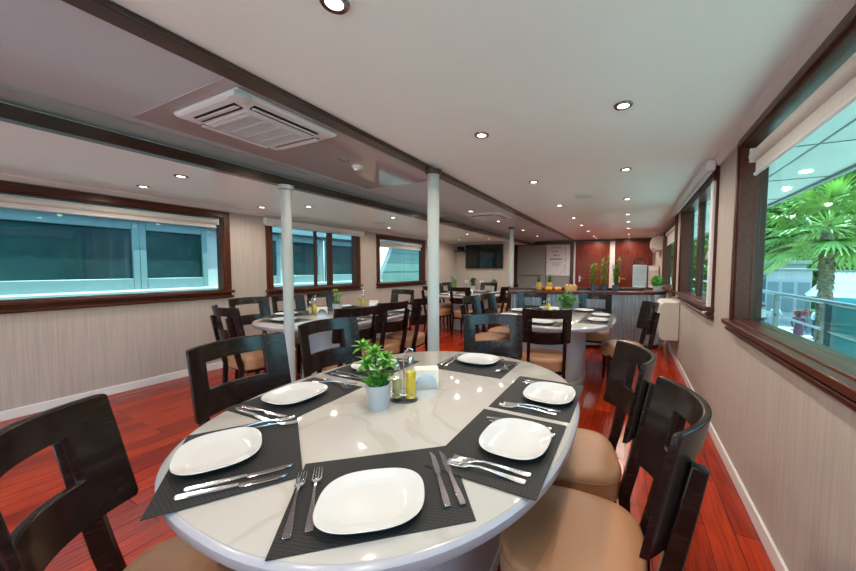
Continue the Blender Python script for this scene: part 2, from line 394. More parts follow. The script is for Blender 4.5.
# support posts ---------------------------------------------------------------
def post(label, x, y, z, r, cap='beam_wood'):
    t = thing('support_post', label, 'post', (x, y, 0))
    MB().lathe([(r, 0.001), (r, z - .001)], 28).obj('shaft', 'post_paint', t)
    MB().lathe([(r + .002, z - .045), (r + .02, z - .04), (r + .022, z - .006), (r + .01, z - .002)], 28).obj('cap_ring', cap, t)
    MB().lathe([(r + .018, .001), (r + .018, .012), (r + .003, .02)], 28).obj('base_ring', 'post_paint', t)
post('thin white pillar in front of the long table, under the dark beam', -2.83, 1.98, ZL - .041, .043, 'post_paint')
post('thick white pillar behind the marble table with the cream seats', -1.60, 2.52, ZC - .03, .053)
post('white pillar at the end of the corrugated bar', -2.38, 6.95, ZC, .05)

# downlights -------------------------------------------------------------------
def lamp(x, y, z, k, label, grp, on=True):
    t = thing('ceiling_downlight', label, 'ceiling light', (x, y, z), 0, grp)
    MB().lathe([(.030, -.002), (.030, -.008), (.045, -.010), (.050, -.004), (.050, -.0005)], 24).obj('trim_ring', 'chrome_ring', t)
    MB().lathe([(.0295, -.0015), (.0295, -.0055), (.015, -.0065)], 20).obj('lens', 'lamp_lens', t)
    L = bpy.data.lights.new('downlight_beam', 'SPOT'); L.energy = k; L.spot_size = math.radians(174); L.spot_blend = .7; L.shadow_soft_size = .03; L.color = (1., .88, .74)
    o = bpy.data.objects.new('downlight_beam', L); COL.objects.link(o); o.parent = t; o.location = (0, 0, -.02)
ORD = ['first', 'second', 'third', 'fourth', 'fifth', 'sixth', 'seventh', 'eighth', 'ninth', 'tenth']
K = 13.5
for i, y in enumerate((-.5, .75, 2.03, 3.32, 4.71, 6.03, 6.98, 8.09, 9.5, 10.4)):
    lamp(-.06, y, ZC, K, 'ceiling downlight in the row beside the palm-window wall, %s counting towards the bar' % ORD[i], 'downlights beside the window wall')
for i, y in enumerate((-.5, .842, 2.07, 3.4, 4.8, 6.08, 7.15, 8.34, 9.7, 10.4)):
    lamp(-.93, y, ZC, K, 'ceiling downlight in the row over the potted succulent, %s counting towards the bar' % ORD[i], 'downlights above the marble table')
for i, (x, y) in enumerate(((-2.2, -.6), (-2.17, 2.04), (-2.30, 4.72), (-2.30, 5.93), (-2.30, 7.55), (-2.36, 9.1))):
    lamp(x, y, ZC, K, 'recessed ceiling downlight between the two dark beams, %s counting from the air conditioner' % ORD[i], 'downlights between the beams')
for i, (x, y) in enumerate(((-3.5, -.3), (-3.52, 1.5), (-3.75, 2.93), (-3.35, 4.11), (-3.4, 5.5), (-3.4, 6.8), (-3.4, 8.1))):
    lamp(x, y, ZL, K * .68, 'ceiling downlight over the long table beside the beam, %s counting towards the television' % ORD[i], 'downlights above the long table')
for i, (x, y) in enumerate(((-4.3, -.3), (-4.31, 1.53), (-4.36, 2.71), (-4.28, 5.13), (-4.3, 6.7), (-4.3, 8.1))):
    lamp(x, y, ZL, K * .68, 'recessed ceiling downlight along the boat-view windows, %s counting towards the television' % ORD[i], 'downlights along the boat-view windows')

# ceiling units -----------------------------------------------------------------
def cassette(label, x, y, z):
    t = thing('ceiling_air_conditioner', label, 'air conditioner', (x, y, z))
    w = .312
    def ring(s, zz, ch=.0): return [(-s, -s, zz), (s, -s, zz), (s, s, zz), (-s, s, zz)]
    MB().loft([ring(w, -.001), ring(w, -.018), ring(w - .015, -.03), ring(w - .10, -.045)]).obj('cover_panel', 'plastic_white', t, smooth=False, bevel=.006)
    g = MB(); gs = .185
    g.box(-gs - .02, gs + .02, -gs - .02, gs + .02, -.054, -.044)
    g.obj('intake_panel', 'plastic_white', t, bevel=.02)
    b = MB(); b.box(-gs + .01, gs - .01, -gs + .01, gs - .01, -.0555, -.0545); b.obj('intake_opening', 'plastic_black', t, smooth=False)
    n = 15
    sl = MB()
    for i in range(n + 1):
        p = -gs + .01 + (2 * gs - .02) * i / n
        sl.box(p - .0048, p + .0048, -gs + .01, gs - .01, -.060, -.0555)
    for i in range(5):
        p = -gs + .01 + (2 * gs - .02) * i / 4; sl.box(-gs + .01, gs - .01, p - .006, p + .006, -.0605, -.0555)
    sl.obj('grille', 'plastic_white', t, smooth=False)
    for k in range(4):
        M = Matrix.Rotation(k * PI / 2, 4, 'Z')
        s = MB(); s.M = M; s.add([(-.2, .218, -.0462), (.2, .218, -.0462), (.2, .265, -.0382), (-.2, .265, -.0382), (-.2, .218, -.04), (.2, .218, -.04), (.2, .265, -.03), (-.2, .265, -.03)], [(0, 3, 2, 1), (4, 5, 6, 7), (0, 1, 5, 4), (1, 2, 6, 5), (2, 3, 7, 6), (3, 0, 4, 7)]); s.obj('air_slot', 'plastic_black', t, smooth=False)
        v = MB(); v.M = M; v.bar([(-.195, .247, -.0475), (.195, .247, -.0475)], .03, .006, (0, 1, -.2)); v.obj('louvre', 'plastic_white', t, bevel=.002)
    MB().box(-.05, .05, -w - .07, -w + .0, -.032, -.004).obj('receiver', 'plastic_white', t, bevel=.006) if False else MB().box(w - .06, w + .01, -w - .02, -w + .06, -.05, -.02).obj('receiver', 'plastic_white', t, bevel=.006)
    return t
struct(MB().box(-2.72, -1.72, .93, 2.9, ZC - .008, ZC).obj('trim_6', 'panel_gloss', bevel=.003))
cassette('white ceiling cassette air conditioner between the dark beams, before the thick pillar', -2.09, 1.31, ZC - .008)
cassette('small far white ceiling cassette air conditioner beside the pillar at the bar', -2.22, 5.25, ZC)
t = thing('smoke_detector', 'round white smoke detector on the ceiling near the thick pillar', 'smoke detector', (-2.2, 2.22, ZC))
MB().lathe([(.05, -.001), (.05, -.012), (.04, -.03)], 24).obj('base', 'plastic_white', t); MB().lathe([(.032, -.031), (.030, -.045), (.012, -.05)], 20).obj('sensor_dome', 'plastic_cream', t)
for x, y, z, l in ((-.54, 4.32, ZC, 'flat round ceiling speaker between the two rows beside the window wall'), (-.5, 7.2, ZC, 'small far flat round ceiling speaker above the bar'), (-4.0, 4.55, ZL, 'flat round ceiling speaker above the long table')):
    t = thing('ceiling_speaker', l, 'speaker', (x, y, z), 0, 'ceiling speakers')
    MB().lathe([(.115, -.001), (.115, -.006), (.105, -.009)], 32).obj('rim', 'plastic_white', t)
    MB().lathe([(.104, -.0015), (.104, -.0075), (.02, -.0085)], 32).obj('grille', 'white_trim', t)

# ------------------------------------------------------------------ chairs
def make_chair(label, grp):
    t = thing('dining_chair', label, 'chair', (0, 0, 0), 0, grp)
    # curved back panel with a rectangular hole
    NU, w, sag, th = 20, .232, .095, .021
    zs = [.635, .645, .70, .755, .765, .82, .875, .885, .93, .962, .970]
    def P(u, z, off):
        y = -.165 - .185 * (z - .5) - sag * (1 - u * u)
        return (w * u * (1 - .03 * (z < .64)), y + off, z)
    us = [-1 + 2 * i / NU for i in range(NU + 1)]
    def keep(i, j): return not (-.62 < (us[i] + us[i + 1]) / 2 < .62 and .757 < (zs[j] + zs[j + 1]) / 2 < .882)
    vs, fs, idx = [], [], {}
    for k, off in ((0, 0), (1, -th)):
        for i, u in enumerate(us):
            for j, z in enumerate(zs):
                zz = z; uu = u
                if abs(u) == 1:
                    uu = u * (.975 if j in (0, len(zs) - 1) else 1)
                idx[k, i, j] = len(vs); vs.append(P(uu, zz, off))
    NZ = len(zs) - 1
    for i in range(NU):
        for j in range(NZ):
            if not keep(i, j): continue
            q = [(i, j), (i + 1, j), (i + 1, j + 1), (i, j + 1)]
            fs.append([idx[(0,) + p] for p in q]); fs.append([idx[(1,) + p] for p in reversed(q)])
            for (di, dj, e0, e1) in ((0, -1, q[0], q[1]), (1, 0, q[1], q[2]), (0, 1, q[2], q[3]), (-1, 0, q[3], q[0])):
                ii, jj = i + di, j + dj
                if not (0 <= ii < NU and 0 <= jj < NZ) or not keep(ii, jj):
                    fs.append([idx[(0,) + e0], idx[(1,) + e0], idx[(1,) + e1], idx[(0,) + e1]])
    MB().add(vs, fs).obj('backrest', 'chair_wood', t, bevel=.004)
    for s in (-1, 1):
        x = s * .168
        yb = lambda z: -.165 - .185 * (z - .5) - sag * (1 - (.168 / w) ** 2) - th - .019
        MB().bar([(x, yb(.875), .875), (x, yb(.7), .70), (x, yb(.52), .52), (x, -.222, .38), (x + s * .004, -.235, .18), (x + s * .006, -.262, .001)], .030, [.040, .046, .048, .046, .04, .032]).obj('leg', 'chair_wood', t, bevel=.005)
        MB().bar([(s * .182, .165, .375), (s * .186, .172, .001)], [.042, .028], [.042, .028]).obj('leg', 'chair_wood', t, bevel=.004)
    # thick upholstered seat, rounded at the front
    out = []
    for i in range(48):
        a = 2 * PI * i / 48; c, s = math.cos(a), math.sin(a)
        n = 3.6 if s < 0 else 2.6
        out.append((.225 * math.copysign(abs(c) ** (2 / n), c), .0 + .225 * math.copysign(abs(s) ** (2 / n), s)))
    R = lambda k, z, d=0: [(x * k, y * k + d, z) for x, y in out]
    seat = MB().loft([R(.96, .352), R(1.0, .362), R(1.0, .440), R(.985, .462), R(.93, .476), R(.80, .484), R(.5, .490), R(.15, .492)]).obj('seat', 'leather', t)
    MB().loft([R(1.004, .4415), R(1.012, .445), R(1.004, .4485)], cap=False).obj('piping', 'leather', seat)
    MB().box(-.175, .175, -.18, .165, .315, .353).obj('seat_frame', 'chair_wood', t, bevel=.004)
    return t
CH = {}
def chair(x, y, fx, fy, label, grp):
    if not CH:
        CH['p'] = make_chair(label, grp); o = CH['p']; o.location = (x, y, 0); o.rotation_euler = (0, 0, face(fx, fy))
    else:
        o = dup(CH['p'], label, (x, y, 0), face(fx, fy), grp)
    return o
G1, G2, G3, G4 = ('chairs around the %s' % s for s in ('marble table with the potted succulent', 'table before the bar', 'long table by the windows', 'far table by the television'))
D = 'dark dining chair '
chair(-.155, 1.10, -1, 0, D + 'with its large curved back beside the skirting of the palm-window wall', G1)
chair(-.25, 1.62, -.966, -.22, D + 'with tan seat, second along the palm-window wall', G1)
chair(-1.535, .99, 1, .0, D + 'with blue gleam on its back, just before the thin pillar', G1)
chair(-1.645, 1.62, 1, -.08, D + 'tucked between the thin pillar and the potted succulent', G1)
chair(-.87, 2.19, .42, -.9, D + 'at the far end of the marble table, before the thick pillar', G1)
chair(-1.075, .474, .563, .826, D + 'cropped at the lower corner beside the projecting placemat', G1)
chair(-.78, 3.32, -.33, .94, D + 'with its back to the viewer, before the bar table', G2)
chair(-.06, 4.17, -1, -.2, D + 'edge-on beside the cream wall heater', G2)
chair(-.46, 4.98, 0, -1, D + 'backed against the corrugated bar, under the herb pots', G2)
chair(-1.33, 4.82, .2, -1, D + 'backed against the corrugated bar, under the pineapples', G2)
chair(-1.60, 3.86, 1, 0, D + 'on the pillar side of the bar table, nearer of two', G2)
chair(-1.58, 4.38, 1, 0, D + 'on the pillar side of the bar table, farther of two', G2)
chair(-2.62, 2.43, -.96, .25, D + 'backing onto the thick pillar at the long table, first of three', G3)
chair(-2.64, 2.95, -1, .12, D + 'backing onto the thick pillar at the long table, second of three', G3)
chair(-2.64, 3.47, -1, -.1, D + 'backing onto the thick pillar at the long table, third of three', G3)
chair(-3.45, 2.06, .12, 1, D + 'with white-edged top at the near end of the long table', G3)
chair(-3.93, 2.42, 1, 0, D + 'below the wall gap between the boat-view windows', G3)
chair(-3.93, 2.93, 1, 0, D + 'below the mullioned window, partly behind the thin pillar', G3)
chair(-3.93, 3.45, 1, 0, D + 'below the mullioned window, beside the flowering pot', G3)
chair(-3.50, 4.28, .0, -1, D + 'facing the viewer at the far end of the long table', G3)
chair(-3.02, 5.98, 0, 1, D + 'at the far table, back to the viewer beside the thick pillar', G4)
chair(-3.66, 5.98, .25, 1, D + 'at the corner of the far table below the sloping-panel window', G4)
chair(-2.58, 6.42, -1, 0, D + 'on the bar side of the far table, nearer of two', G4)
chair(-2.74, 7.44, -1, 0, D + 'on the bar side of the far table, farther of two', G4)
chair(-3.98, 6.80, 1, 0, D + 'below the sloping-panel window at the far table, nearer of two', G4)
chair(-3.98, 7.32, 1, 0, D + 'below the sloping-panel window at the far table, farther of two', G4)
chair(-3.3, 7.62, 0, -1, D + 'between the far table and the sideboard under the television', G4)

# ------------------------------------------------------------------ tables
ZT = .758
def table(label, x, y, a, b, n=2.4):
    t = thing('dining_table', label, 'table', (x, y, 0), 0, 'oval marble dining tables')
    R = lambda da, z: [(px, py, z) for px, py in sup(a - da, b - da, n, 96)]
    MB().loft([R(.014, ZT - .014), R(.012, ZT - .002), R(.016, ZT)]).obj('tabletop', 'white_marble', t)
    MB().loft([R(.05, ZT - .062), R(.012, ZT - .048), R(.002, ZT - .036), R(0, ZT - .012), R(.006, ZT - .0045), R(.0115, ZT - .002), R(.0125, ZT - .013), R(.05, ZT - .0145)], cap=True).obj('edge_band', 'table_edge', t)
    B = lambda k, z: [(px * k, py * k, z) for px, py in sup(a * .52, b * .55, 2.6, 48)]
    MB().loft([B(1.02, .001), B(1.02, .06), B(1., .065), B(1., ZT - .0625)]).obj('pedestal', 'table_base', t)
    return t
table('oval white marble dining table with seven settings and a potted succulent', -.865, 1.21, .70, .85)
table('oval white marble table in front of the corrugated bar', -.83, 4.12, .70, .85)
table('long oval white marble table along the mullioned boat-view window', -3.27, 3.15, .72, 1.13)
table('far oval white marble table below the television', -3.3, 6.75, .70, .85)

# ------------------------------------------------------------------ tableware
def make_mat(label, grp):
    m = MB(); m.box(-.22, .22, -.168, .168, 0, .0022)
    return tag(m.obj('placemat', 'placemat_weave', bevel=.0008), label, 'placemat', grp)
def make_plate(label, grp):
    a, b, n = .129, .112, 2.75
    R = lambda k, z: [(x, y, z) for x, y in sup(a * k, b * k, n, 56)]
    return tag(MB().loft([R(.60, 0), R(.64, .0035), R(.90, .0135), R(.985, .0195), R(1., .0215), R(.985, .0232), R(.955, .0222), R(.80, .0150), R(.66, .0090), R(.60, .0078), R(.3, .0072), R(.02, .0070)]).obj('dinner_plate', 'ceramic'), label, 'plate', grp)
def strip(m, pts, th):
    """pts: (y, halfwidth, z [, x])"""
    rings = []
    for p in pts:
        y, hw, z = p[:3]; x = p[3] if len(p) > 3 else 0
        rings.append([(x - hw, y, z), (x + hw, y, z), (x + hw * .8, y, z + th), (x - hw * .8, y, z + th)])
    m.loft(rings)
def make_fork(label, grp):
    m = MB()
    strip(m, [(-.120, .0075, .0010), (-.116, .0100, .0008), (-.10, .0105, .0012), (-.06, .0075, .0045), (-.02, .0042, .0090), (.02, .0038, .0110), (.045, .0045, .0085), (.056, .0110, .0062), (.066, .0135, .0050)], .0028)
    for k in range(4):
        x = -.0108 + k * .0072
        strip(m, [(.064, .0026, .0050, x), (.085, .0024, .0036, x), (.105, .0018, .0040, x), (.120, .0009, .0065, x * .94)], .0020)
    return tag(m.obj('fork', 'steel', bevel=.0006), label, 'fork', grp)
def make_knife(label, grp):
    t = thing('dinner_knife', label, 'knife', (0, 0, 0), 0, grp)
    m = MB(); strip(m, [(-.125, .0070, .0010), (-.120, .0095, .0006), (-.09, .0098, .0006), (-.03, .0075, .0010), (.005, .0058, .0014), (.012, .0058, .0016)], .0060)
    m.obj('handle', 'steel', t, bevel=.0012)
    m = MB(); strip(m, [(.010, .0055, .0026), (.016, .0085, .0026, .002), (.06, .0095, .0026, .002), (.10, .0080, .0026, .001), (.118, .0048, .0026, -.002), (.126, .0012, .0026, -.005)], .0016)
    m.obj('blade', 'steel', t)
    return t
proto = {}
def put(kind, maker, label, grp, loc, rz):
    if kind not in proto:
        o = maker(label, grp); proto[kind] = o; o.location = loc; o.rotation_euler = (0, 0, rz)
        return o
    return dup(proto[kind], label, loc, rz, grp)
def setting(cx, cy, fx, fy, S_, g, forks=((-.165, .0, 3), (-.195, -.012, 0)), knives=((.150, .0, -3), (.180, -.008, -2)), px=(0, 0), pr=0, cut=True, shell=None):
    th = face(fx, fy); c, s = math.cos(th), math.sin(th)
    W = lambda x, y: (cx + c * x - s * y, cy + s * x + c * y)
    n = setting.n = getattr(setting, 'n', 0) + 1
    zoff = ZT + .0005 + shell * .0026
    put('mat', make_mat, 'dark grey woven placemat of the ' + S_, 'placemats on the ' + g, (cx, cy, zoff), th)
    z = zoff + .0026
    p = W(*px); put('plate', make_plate, 'white rounded dinner plate of the ' + S_, 'plates on the ' + g, (p[0], p[1], z), th + math.radians(pr))
    if not cut: return
    for nm, lst in (('outer', forks[1:]), ('inner', forks[:1])):
        for (x, y, a) in lst:
            p = W(x, y); put('fork', make_fork, '%s steel fork of the %s' % (nm, S_), 'forks on the ' + g, (p[0], p[1], z + (.012 if abs(forks[0][2] - forks[-1][2]) > 20 and nm == 'inner' else 0)), th + math.radians(a))
    for nm, lst in (('inner', knives[:1]), ('outer', knives[1:])):
        for (x, y, a) in lst:
            p = W(x, y); put('knife', make_knife, '%s steel knife of the %s' % (nm, S_), 'knives on the ' + g, (p[0], p[1], z), th + math.radians(a))
g1 = 'marble table with the potted succulent'
setting(-.584, .656, -.643, .766, 'setting at the front edge of that table'.replace('that', 'the marble'), g1, shell=0, px=(-.018, -.058), pr=-4, forks=((-.163, .005, 6), (-.204, -.004, 5)), knives=((.158, .01, 2), (.192, .008, 4)))
setting(-.365, 1.012, -1, .0, 'setting before the big curved chair back', g1, shell=1, px=(.02, -.035), forks=((-.142, -.01, 6), (-.172, -.005, 3)), knives=((.125, -.02, -2), (.156, .0, 3)))
setting(-.36, 1.488, -1, 0, 'setting before the second chair along the palm-window wall', g1, shell=0, px=(0, -.042), forks=((-.155, .0, 9), (-.185, .01, 5)), knives=((.13, -.0, 0), (.158, -.0, -2)))
setting(-.825, 1.79, 0, -1, 'setting at the far end by the thick pillar', g1, shell=0, px=(.018, -.062), forks=((-.165, -.03, 26), (-.185, -.02, -14)), knives=((.165, -.0, 3), (.195, .0, 1)))
setting(-1.345, 1.475, 1, 0, 'setting behind the potted succulent', g1, shell=0, forks=((-.150, .0, 3), (-.178, .0, -2)), knives=((.17, .0, 0), (.20, .0, 3)))
setting(-1.335, .975, 1, 0.03, 'setting before the chair with the blue gleam', g1, shell=0, px=(.006, -.014), forks=((-.172, .035, 14), (-.190, .03, -14)), knives=((.17, .005, 3), (.205, .0, -4)))
setting(-1.09, .585, .563, .826, 'setting whose placemat projects over the table rim', g1, shell=1, px=(-.02, -.052), pr=4, forks=((-.150, .06, -4), (-.185, .04, 2)), knives=((.15, .02, -3), (.185, .005, -8)))

def plate_at(x, y, fx, fy, S_, g): setting(x, y, fx, fy, S_, g, shell=0, px=(0, -.02), forks=((-.165, 0, 3),), knives=((.16, 0, 2),))
g2, g3, g4 = 'table before the bar', 'long table', 'far table'
B2 = 'bar table place '
def fork1(x, y, th): pass
for (x, y, fx, fy, s) in ((-1.31, 3.80, 1, 0, 'on the pillar side, nearer one'), (-1.34, 4.33, 1, 0, 'on the pillar side, farther one'), (-1.06, 4.73, .1, -1, 'under the pineapples'), (-.84, 3.50, 0, 1, 'before its front chair'),
                          (-.56, 4.73, -.1, -1, 'under the herb pots'), (-.33, 4.36, -1, 0, 'on the heater side, farther one'), (-.33, 3.92, -1, 0, 'on the heater side, nearer one')):
    plate_at(x, y, fx, fy, B2 + s, g2)
B3 = 'long table place '
for (x, y, fx, fy, s) in ((-3.40, 2.34, 0, 1, 'at the near end'), (-3.77, 2.62, 1, 0, 'below the wall gap'), (-3.78, 3.06, 1, 0, 'behind the thin pillar'), (-3.78, 3.52, 1, 0, 'under the mullion'),
                          (-2.79, 2.60, -1, 0, 'before the first of three chairs'), (-2.76, 3.08, -1, 0, 'before the second of three chairs'), (-2.78, 3.56, -1, 0, 'before the third of three chairs'), (-3.3, 3.98, 0, -1, 'at the far end')):
    plate_at(x, y, fx, fy, B3 + s, g3)
B4 = 'far table place '
for (x, y, fx, fy, s) in ((-3.12, 6.14, 0, 1, 'beside the thick pillar'), (-3.62, 6.24, .2, 1, 'below the sloping-panel window'), (-2.82, 6.4, -1, 0, 'on the bar side, nearer one'), (-2.9, 7.2, -1, 0, 'on the bar side, farther one'),
                          (-3.78, 6.82, 1, 0, 'along the window side'), (-3.3, 7.36, 0, -1, 'by the sideboard')):
    plate_at(x, y, fx, fy, B4 + s, g4)

# plants -----------------------------------------------------------------------
def leaf(m, p, d, L, w, droop=.25, up=Vector((0, 0, 1))):
    """tapering leaf blade with a mid fold"""
    d = Vector(d).normalized(); sd = d.cross(up)
    if sd.length < 1e-3: sd = Vector((1, 0, 0))
    sd.normalize(); nrm = sd.cross(d); p = Vector(p); vs = []; fs = []
    prof = (0, .55), (.3, 1.), (.65, .8), (1., .03)
    for k, (t, ww) in enumerate(prof):
        c = p + d * L * t - up * L * droop * t * t
        vs += [tuple(c - sd * w * ww / 2 + nrm * w * .12), tuple(c), tuple(c + sd * w * ww / 2 + nrm * w * .12)]
        if k: a = 3 * (k - 1); fs += [(a, a + 1, a + 4, a + 3), (a + 1, a + 2, a + 5, a + 4)]
    m.add(vs, fs)
def pot_profile(h, r0, r1): return [(r0, 0), (r1, h), (r1 - .006, h), (r1 - .010, h - .018), (.005, h - .018)]
def rosette_plant(label, loc, h=.105, r0=.037, r1=.049, heads=5, H=.16, mt='leaf', seed=1, potm='pot_white', spread=.055, L=.042, W=.012, nl=16, flower=None):
    rnd = random.Random(seed)
    t = thing('potted_plant', label, 'plant', loc)
    MB().lathe(pot_profile(h, r0, r1), 32).obj('pot', potm, t)
    MB().lathe([(r1 - .0105, h - .017), (r1 - .012, h - .010), (.01, h - .008)], 20).obj('soil', 'soil', t)
    m = MB(); st = MB(); fl = MB()
    for k in range(heads):
        a = 2 * PI * k / heads + rnd.random(); r = spread * (.35 + .65 * rnd.random()); hh = h + H * (.45 + .55 * rnd.random())
        tip = Vector((r * math.cos(a), r * math.sin(a), hh)); b0 = Vector((r * .3 * math.cos(a), r * .3 * math.sin(a), h - .012))
        st.tube([b0, b0.lerp(tip, .5) + Vector((0, 0, .008)), tip], .0022, 6)
        for j in range(nl):
            aa = j * 2.4; el = -.15 + 1.25 * j / nl
            leaf(m, tip + Vector((0, 0, .010 * j / nl)), (math.cos(aa) * math.cos(el), math.sin(aa) * math.cos(el), math.sin(el)), L * (1.05 - .4 * j / nl), W)
        for j in range(8):
            q = b0.lerp(tip, .25 + .08 * j); aa = rnd.random() * 7; leaf(m, q, (math.cos(aa), math.sin(aa), .5), L * .95, W * .9)
        if flower: fl.sphere(tip + Vector((0, 0, .012)), .016, 8, 5)
    for j in range(26):
        aa = rnd.random() * 7; leaf(m, (rnd.uniform(-.6, .6) * r1, rnd.uniform(-.6, .6) * r1, h - .008), (math.cos(aa), math.sin(aa), .7 + rnd.random()), L * 1.3, W * .9)
    f = m.obj('foliage', mt, t)
    st.obj('stems', 'leaf_dark', f)
    if flower: fl.obj('flower_heads', flower, t)
    return t
rosette_plant('green succulent in a white pot in the middle of the marble table', (-.942, 1.052, ZT), r0=.040, r1=.053, heads=5, H=.155, seed=4, spread=.085, L=.062, W=.021, nl=16)
rosette_plant('yellow-green flowering plant in a white pot on the long table', (-3.40, 3.05, ZT), h=.12, r0=.05, r1=.062, heads=6, H=.17, L=.05, W=.012, seed=3, flower='leaf_yellow')
rosette_plant('leafy green plant in a pot on the table before the bar', (-.72, 4.30, ZT), h=.08, r0=.045, r1=.055, heads=8, H=.20, L=.08, W=.028, spread=.10, seed=8)
rosette_plant('tall light green plant in a white pot on the far table', (-3.62, 6.55, ZT), h=.10, r0=.045, r1=.055, heads=6, H=.28, L=.07, W=.02, spread=.08, seed=9)

# cruets and napkins --------------------------------------------------------------
def cruet(loc, rz, place):
    t = thing('cruet_stand', 'metal cruet stand with a looped handle ' + place, 'cruet stand', (loc[0], loc[1], ZT), rz, 'cruet stands')
    MB().prism(sup(.062, .042, 2.2, 32), .0005, .006).obj('tray', 'dark_steel', t, bevel=.001)
    MB().tube([(0, 0, .006), (0, 0, .175), (.004, .004, .215), (.018, .01, .233), (.034, .018, .226), (.036, .02, .205)], .0032, 8).obj('handle', 'steel', t)
    MB().tube([(.062 * .95 * math.cos(a), .042 * .95 * math.sin(a), .038) for a in [2 * PI * k / 24 for k in range(25)]], .002, 6).obj('guard_rail', 'steel', t)
    for x, nm, lq, hh in ((-.031, 'pale oil bottle', 'oil_pale', .100), (.031, 'taller yellow oil bottle', 'oil_yellow', .135)):
        W = Matrix.Rotation(rz, 4, 'Z') @ Vector((x, 0, 0))
        b = thing('oil_bottle', nm + ' in the stand ' + place, 'bottle', (loc[0] + W.x, loc[1] + W.y, ZT + .0065), rz, 'oil bottles')
        MB().lathe([(.0225, .001), (.0235, .004), (.0235, hh), (.012, hh + .022), (.011, hh + .034), (.0095, hh + .034), (.0105, hh + .022), (.0222, hh - .002), (.0222, .006), (.002, .005)], 20).obj('glass_body', 'clear_glass', b)
        MB().lathe([(.0215, .0075), (.0215, hh * .92), (.002, hh * .92)], 20).obj('oil', lq, b)
        MB().lathe([(.0128, hh + .030), (.0128, hh + .052), (.010, hh + .058), (.003, hh + .060)], 16).obj('cap', 'steel', b)
def napkins(loc, rz, place):
    t = thing('napkin_holder', 'semicircular metal napkin holder ' + place, 'napkin holder', (loc[0], loc[1], ZT), rz, 'napkin holders')
    MB().box(-.058, .058, -.036, .036, .0005, .004).obj('base', 'steel', t, bevel=.001)
    for y in (-.035, .033):
        arc = [(.056 * math.cos(PI * k / 20), .072 * math.sin(PI * k / 20)) for k in range(21)]
        MB().loft([[(x, y, .004 + z) for x, z in arc], [(x, y + .002, .004 + z) for x, z in arc]]).obj('side_plate', 'steel', t, bevel=.0005)
    n = MB()
    for k in range(12):
        y = -.0315 + k * .0052
        n.box(-.060 + .001 * (k % 3), .060 - .001 * (k % 2), y, y + .0042,   .0045, .097 + .002 * (k % 2))
    tag(n.obj('napkin_stack', 'napkin', bevel=.001), 'stack of cream paper napkins in the holder ' + place, 'napkins', 'napkin stacks', (loc[0], loc[1], ZT), rz)
P1 = 'behind the potted succulent on the marble table'
cruet((-.895, 1.165), .35, P1); napkins((-.895, 1.34), .62, P1)
cruet((-3.55, 2.80), .4, 'beside the flowering pot, on the pillar side'); napkins((-3.42, 2.83), .9, 'beside the flowering pot, on the pillar side')
cruet((-3.62, 3.70), .2, 'at the far half of the long table'); napkins((-3.42, 3.74), .5, 'at the far half of the long table')
cruet((-.98, 4.30), .3, 'on the table before the bar'); napkins((-.86, 4.22), .2, 'on the table before the bar')
cruet((-3.45, 6.75), .3, 'on the far table'); napkins((-3.28, 6.72), .2, 'on the far table')

# ------------------------------------------------------------------ bar
bar = thing('bar_counter', 'curved bar counter with corrugated metal front and dark wood top', 'bar', (0, 0, 0))
F = [Vector((-1.79, 5.25)), Vector((.30, 6.22))]
path = [F[0].lerp(F[1], k / 90) for k in range(91)]
for k in range(1, 22):
    a = k / 21; p0, p1, p2 = Vector((.30, 6.22)), Vector((.53, 6.33)), Vector((.575, 6.85))
    path.append((1 - a) ** 2 * p0 + 2 * a * (1 - a) * p1 + a * a * p2)
def off(P, d):
    out = []
    for i, p in enumerate(P):
        tg = (P[min(i + 1, len(P) - 1)] - P[max(i - 1, 0)]).normalized(); out.append(p + Vector((-tg.y, tg.x)) * d)
    return out
# resample evenly, then corrugate
def resample(P, step):
    out = [P[0]]; acc = 0
    for a, b in zip(P, P[1:]):
        L = (b - a).length; d = step - acc
        while d <= L:
            out.append(a + (b - a) * d / L); d += step
        acc = (acc + L) % step
    return out
R_ = resample(path, .0075)
cor = [p + n * 1 for p, n in zip(R_, [Vector((0, 0))] * len(R_))]
o1 = off(R_, 1.0)
wave = [p + (q - p) * .024 * math.sin(2 * PI * i * .0075 / .066) for i, (p, q) in enumerate(zip(R_, o1))]
m = MB(); n = len(wave)
m.add([(p.x, p.y, .06) for p in wave] + [(p.x, p.y, .915) for p in wave] + [(p.x, p.y, .06) for p in off(R_, .045)] + [(p.x, p.y, .915) for p in off(R_, .045)],
      [(i, i + 1, n + i + 1, n + i) for i in range(n - 1)] + [(2 * n + i, 3 * n + i, 3 * n + i + 1, 2 * n + i + 1) for i in range(n - 1)] + [(0, n, 3 * n, 2 * n), (n - 1, 3 * n - 1, 4 * n - 1, 2 * n - 1)])
m.obj('front_panel', 'corrugated', bar)
pf, pb = off(path, -.035), off(path, .42)
pb = [Vector((min(p.x, .60), p.y)) for p in pb]
def slab(pf, pb, z0, z1):
    m = MB(); rings = [[(a.x, a.y, z0), (a.x, a.y, z1), (b.x, b.y, z1), (b.x, b.y, z0)] for a, b in zip(pf, pb)]
    return m.loft(rings)
slab(pf, pb, .918, .962).obj('counter_top', 'frame_wood', bar, bevel=.006)
slab(off(path, .32), pb, .9625, 1.005).obj('rear_ledge', 'beam_wood', bar, bevel=.004)
slab(off(path, .06), off(path, .40), .0, .06).obj('plinth', 'plastic_black', bar)
slab(off(path, .34), off(path, .40), .06, .917).obj('carcass', 'beam_wood', bar)
def on_bar(x, d):
    """point on the bar at x along the front line, d behind the front edge"""
    k = (x - F[0].x) / (F[1].x - F[0].x); p = F[0].lerp(F[1], k); tg = (F[1] - F[0]).normalized(); return p + Vector((-tg.y, tg.x)) * d
ZB = .963
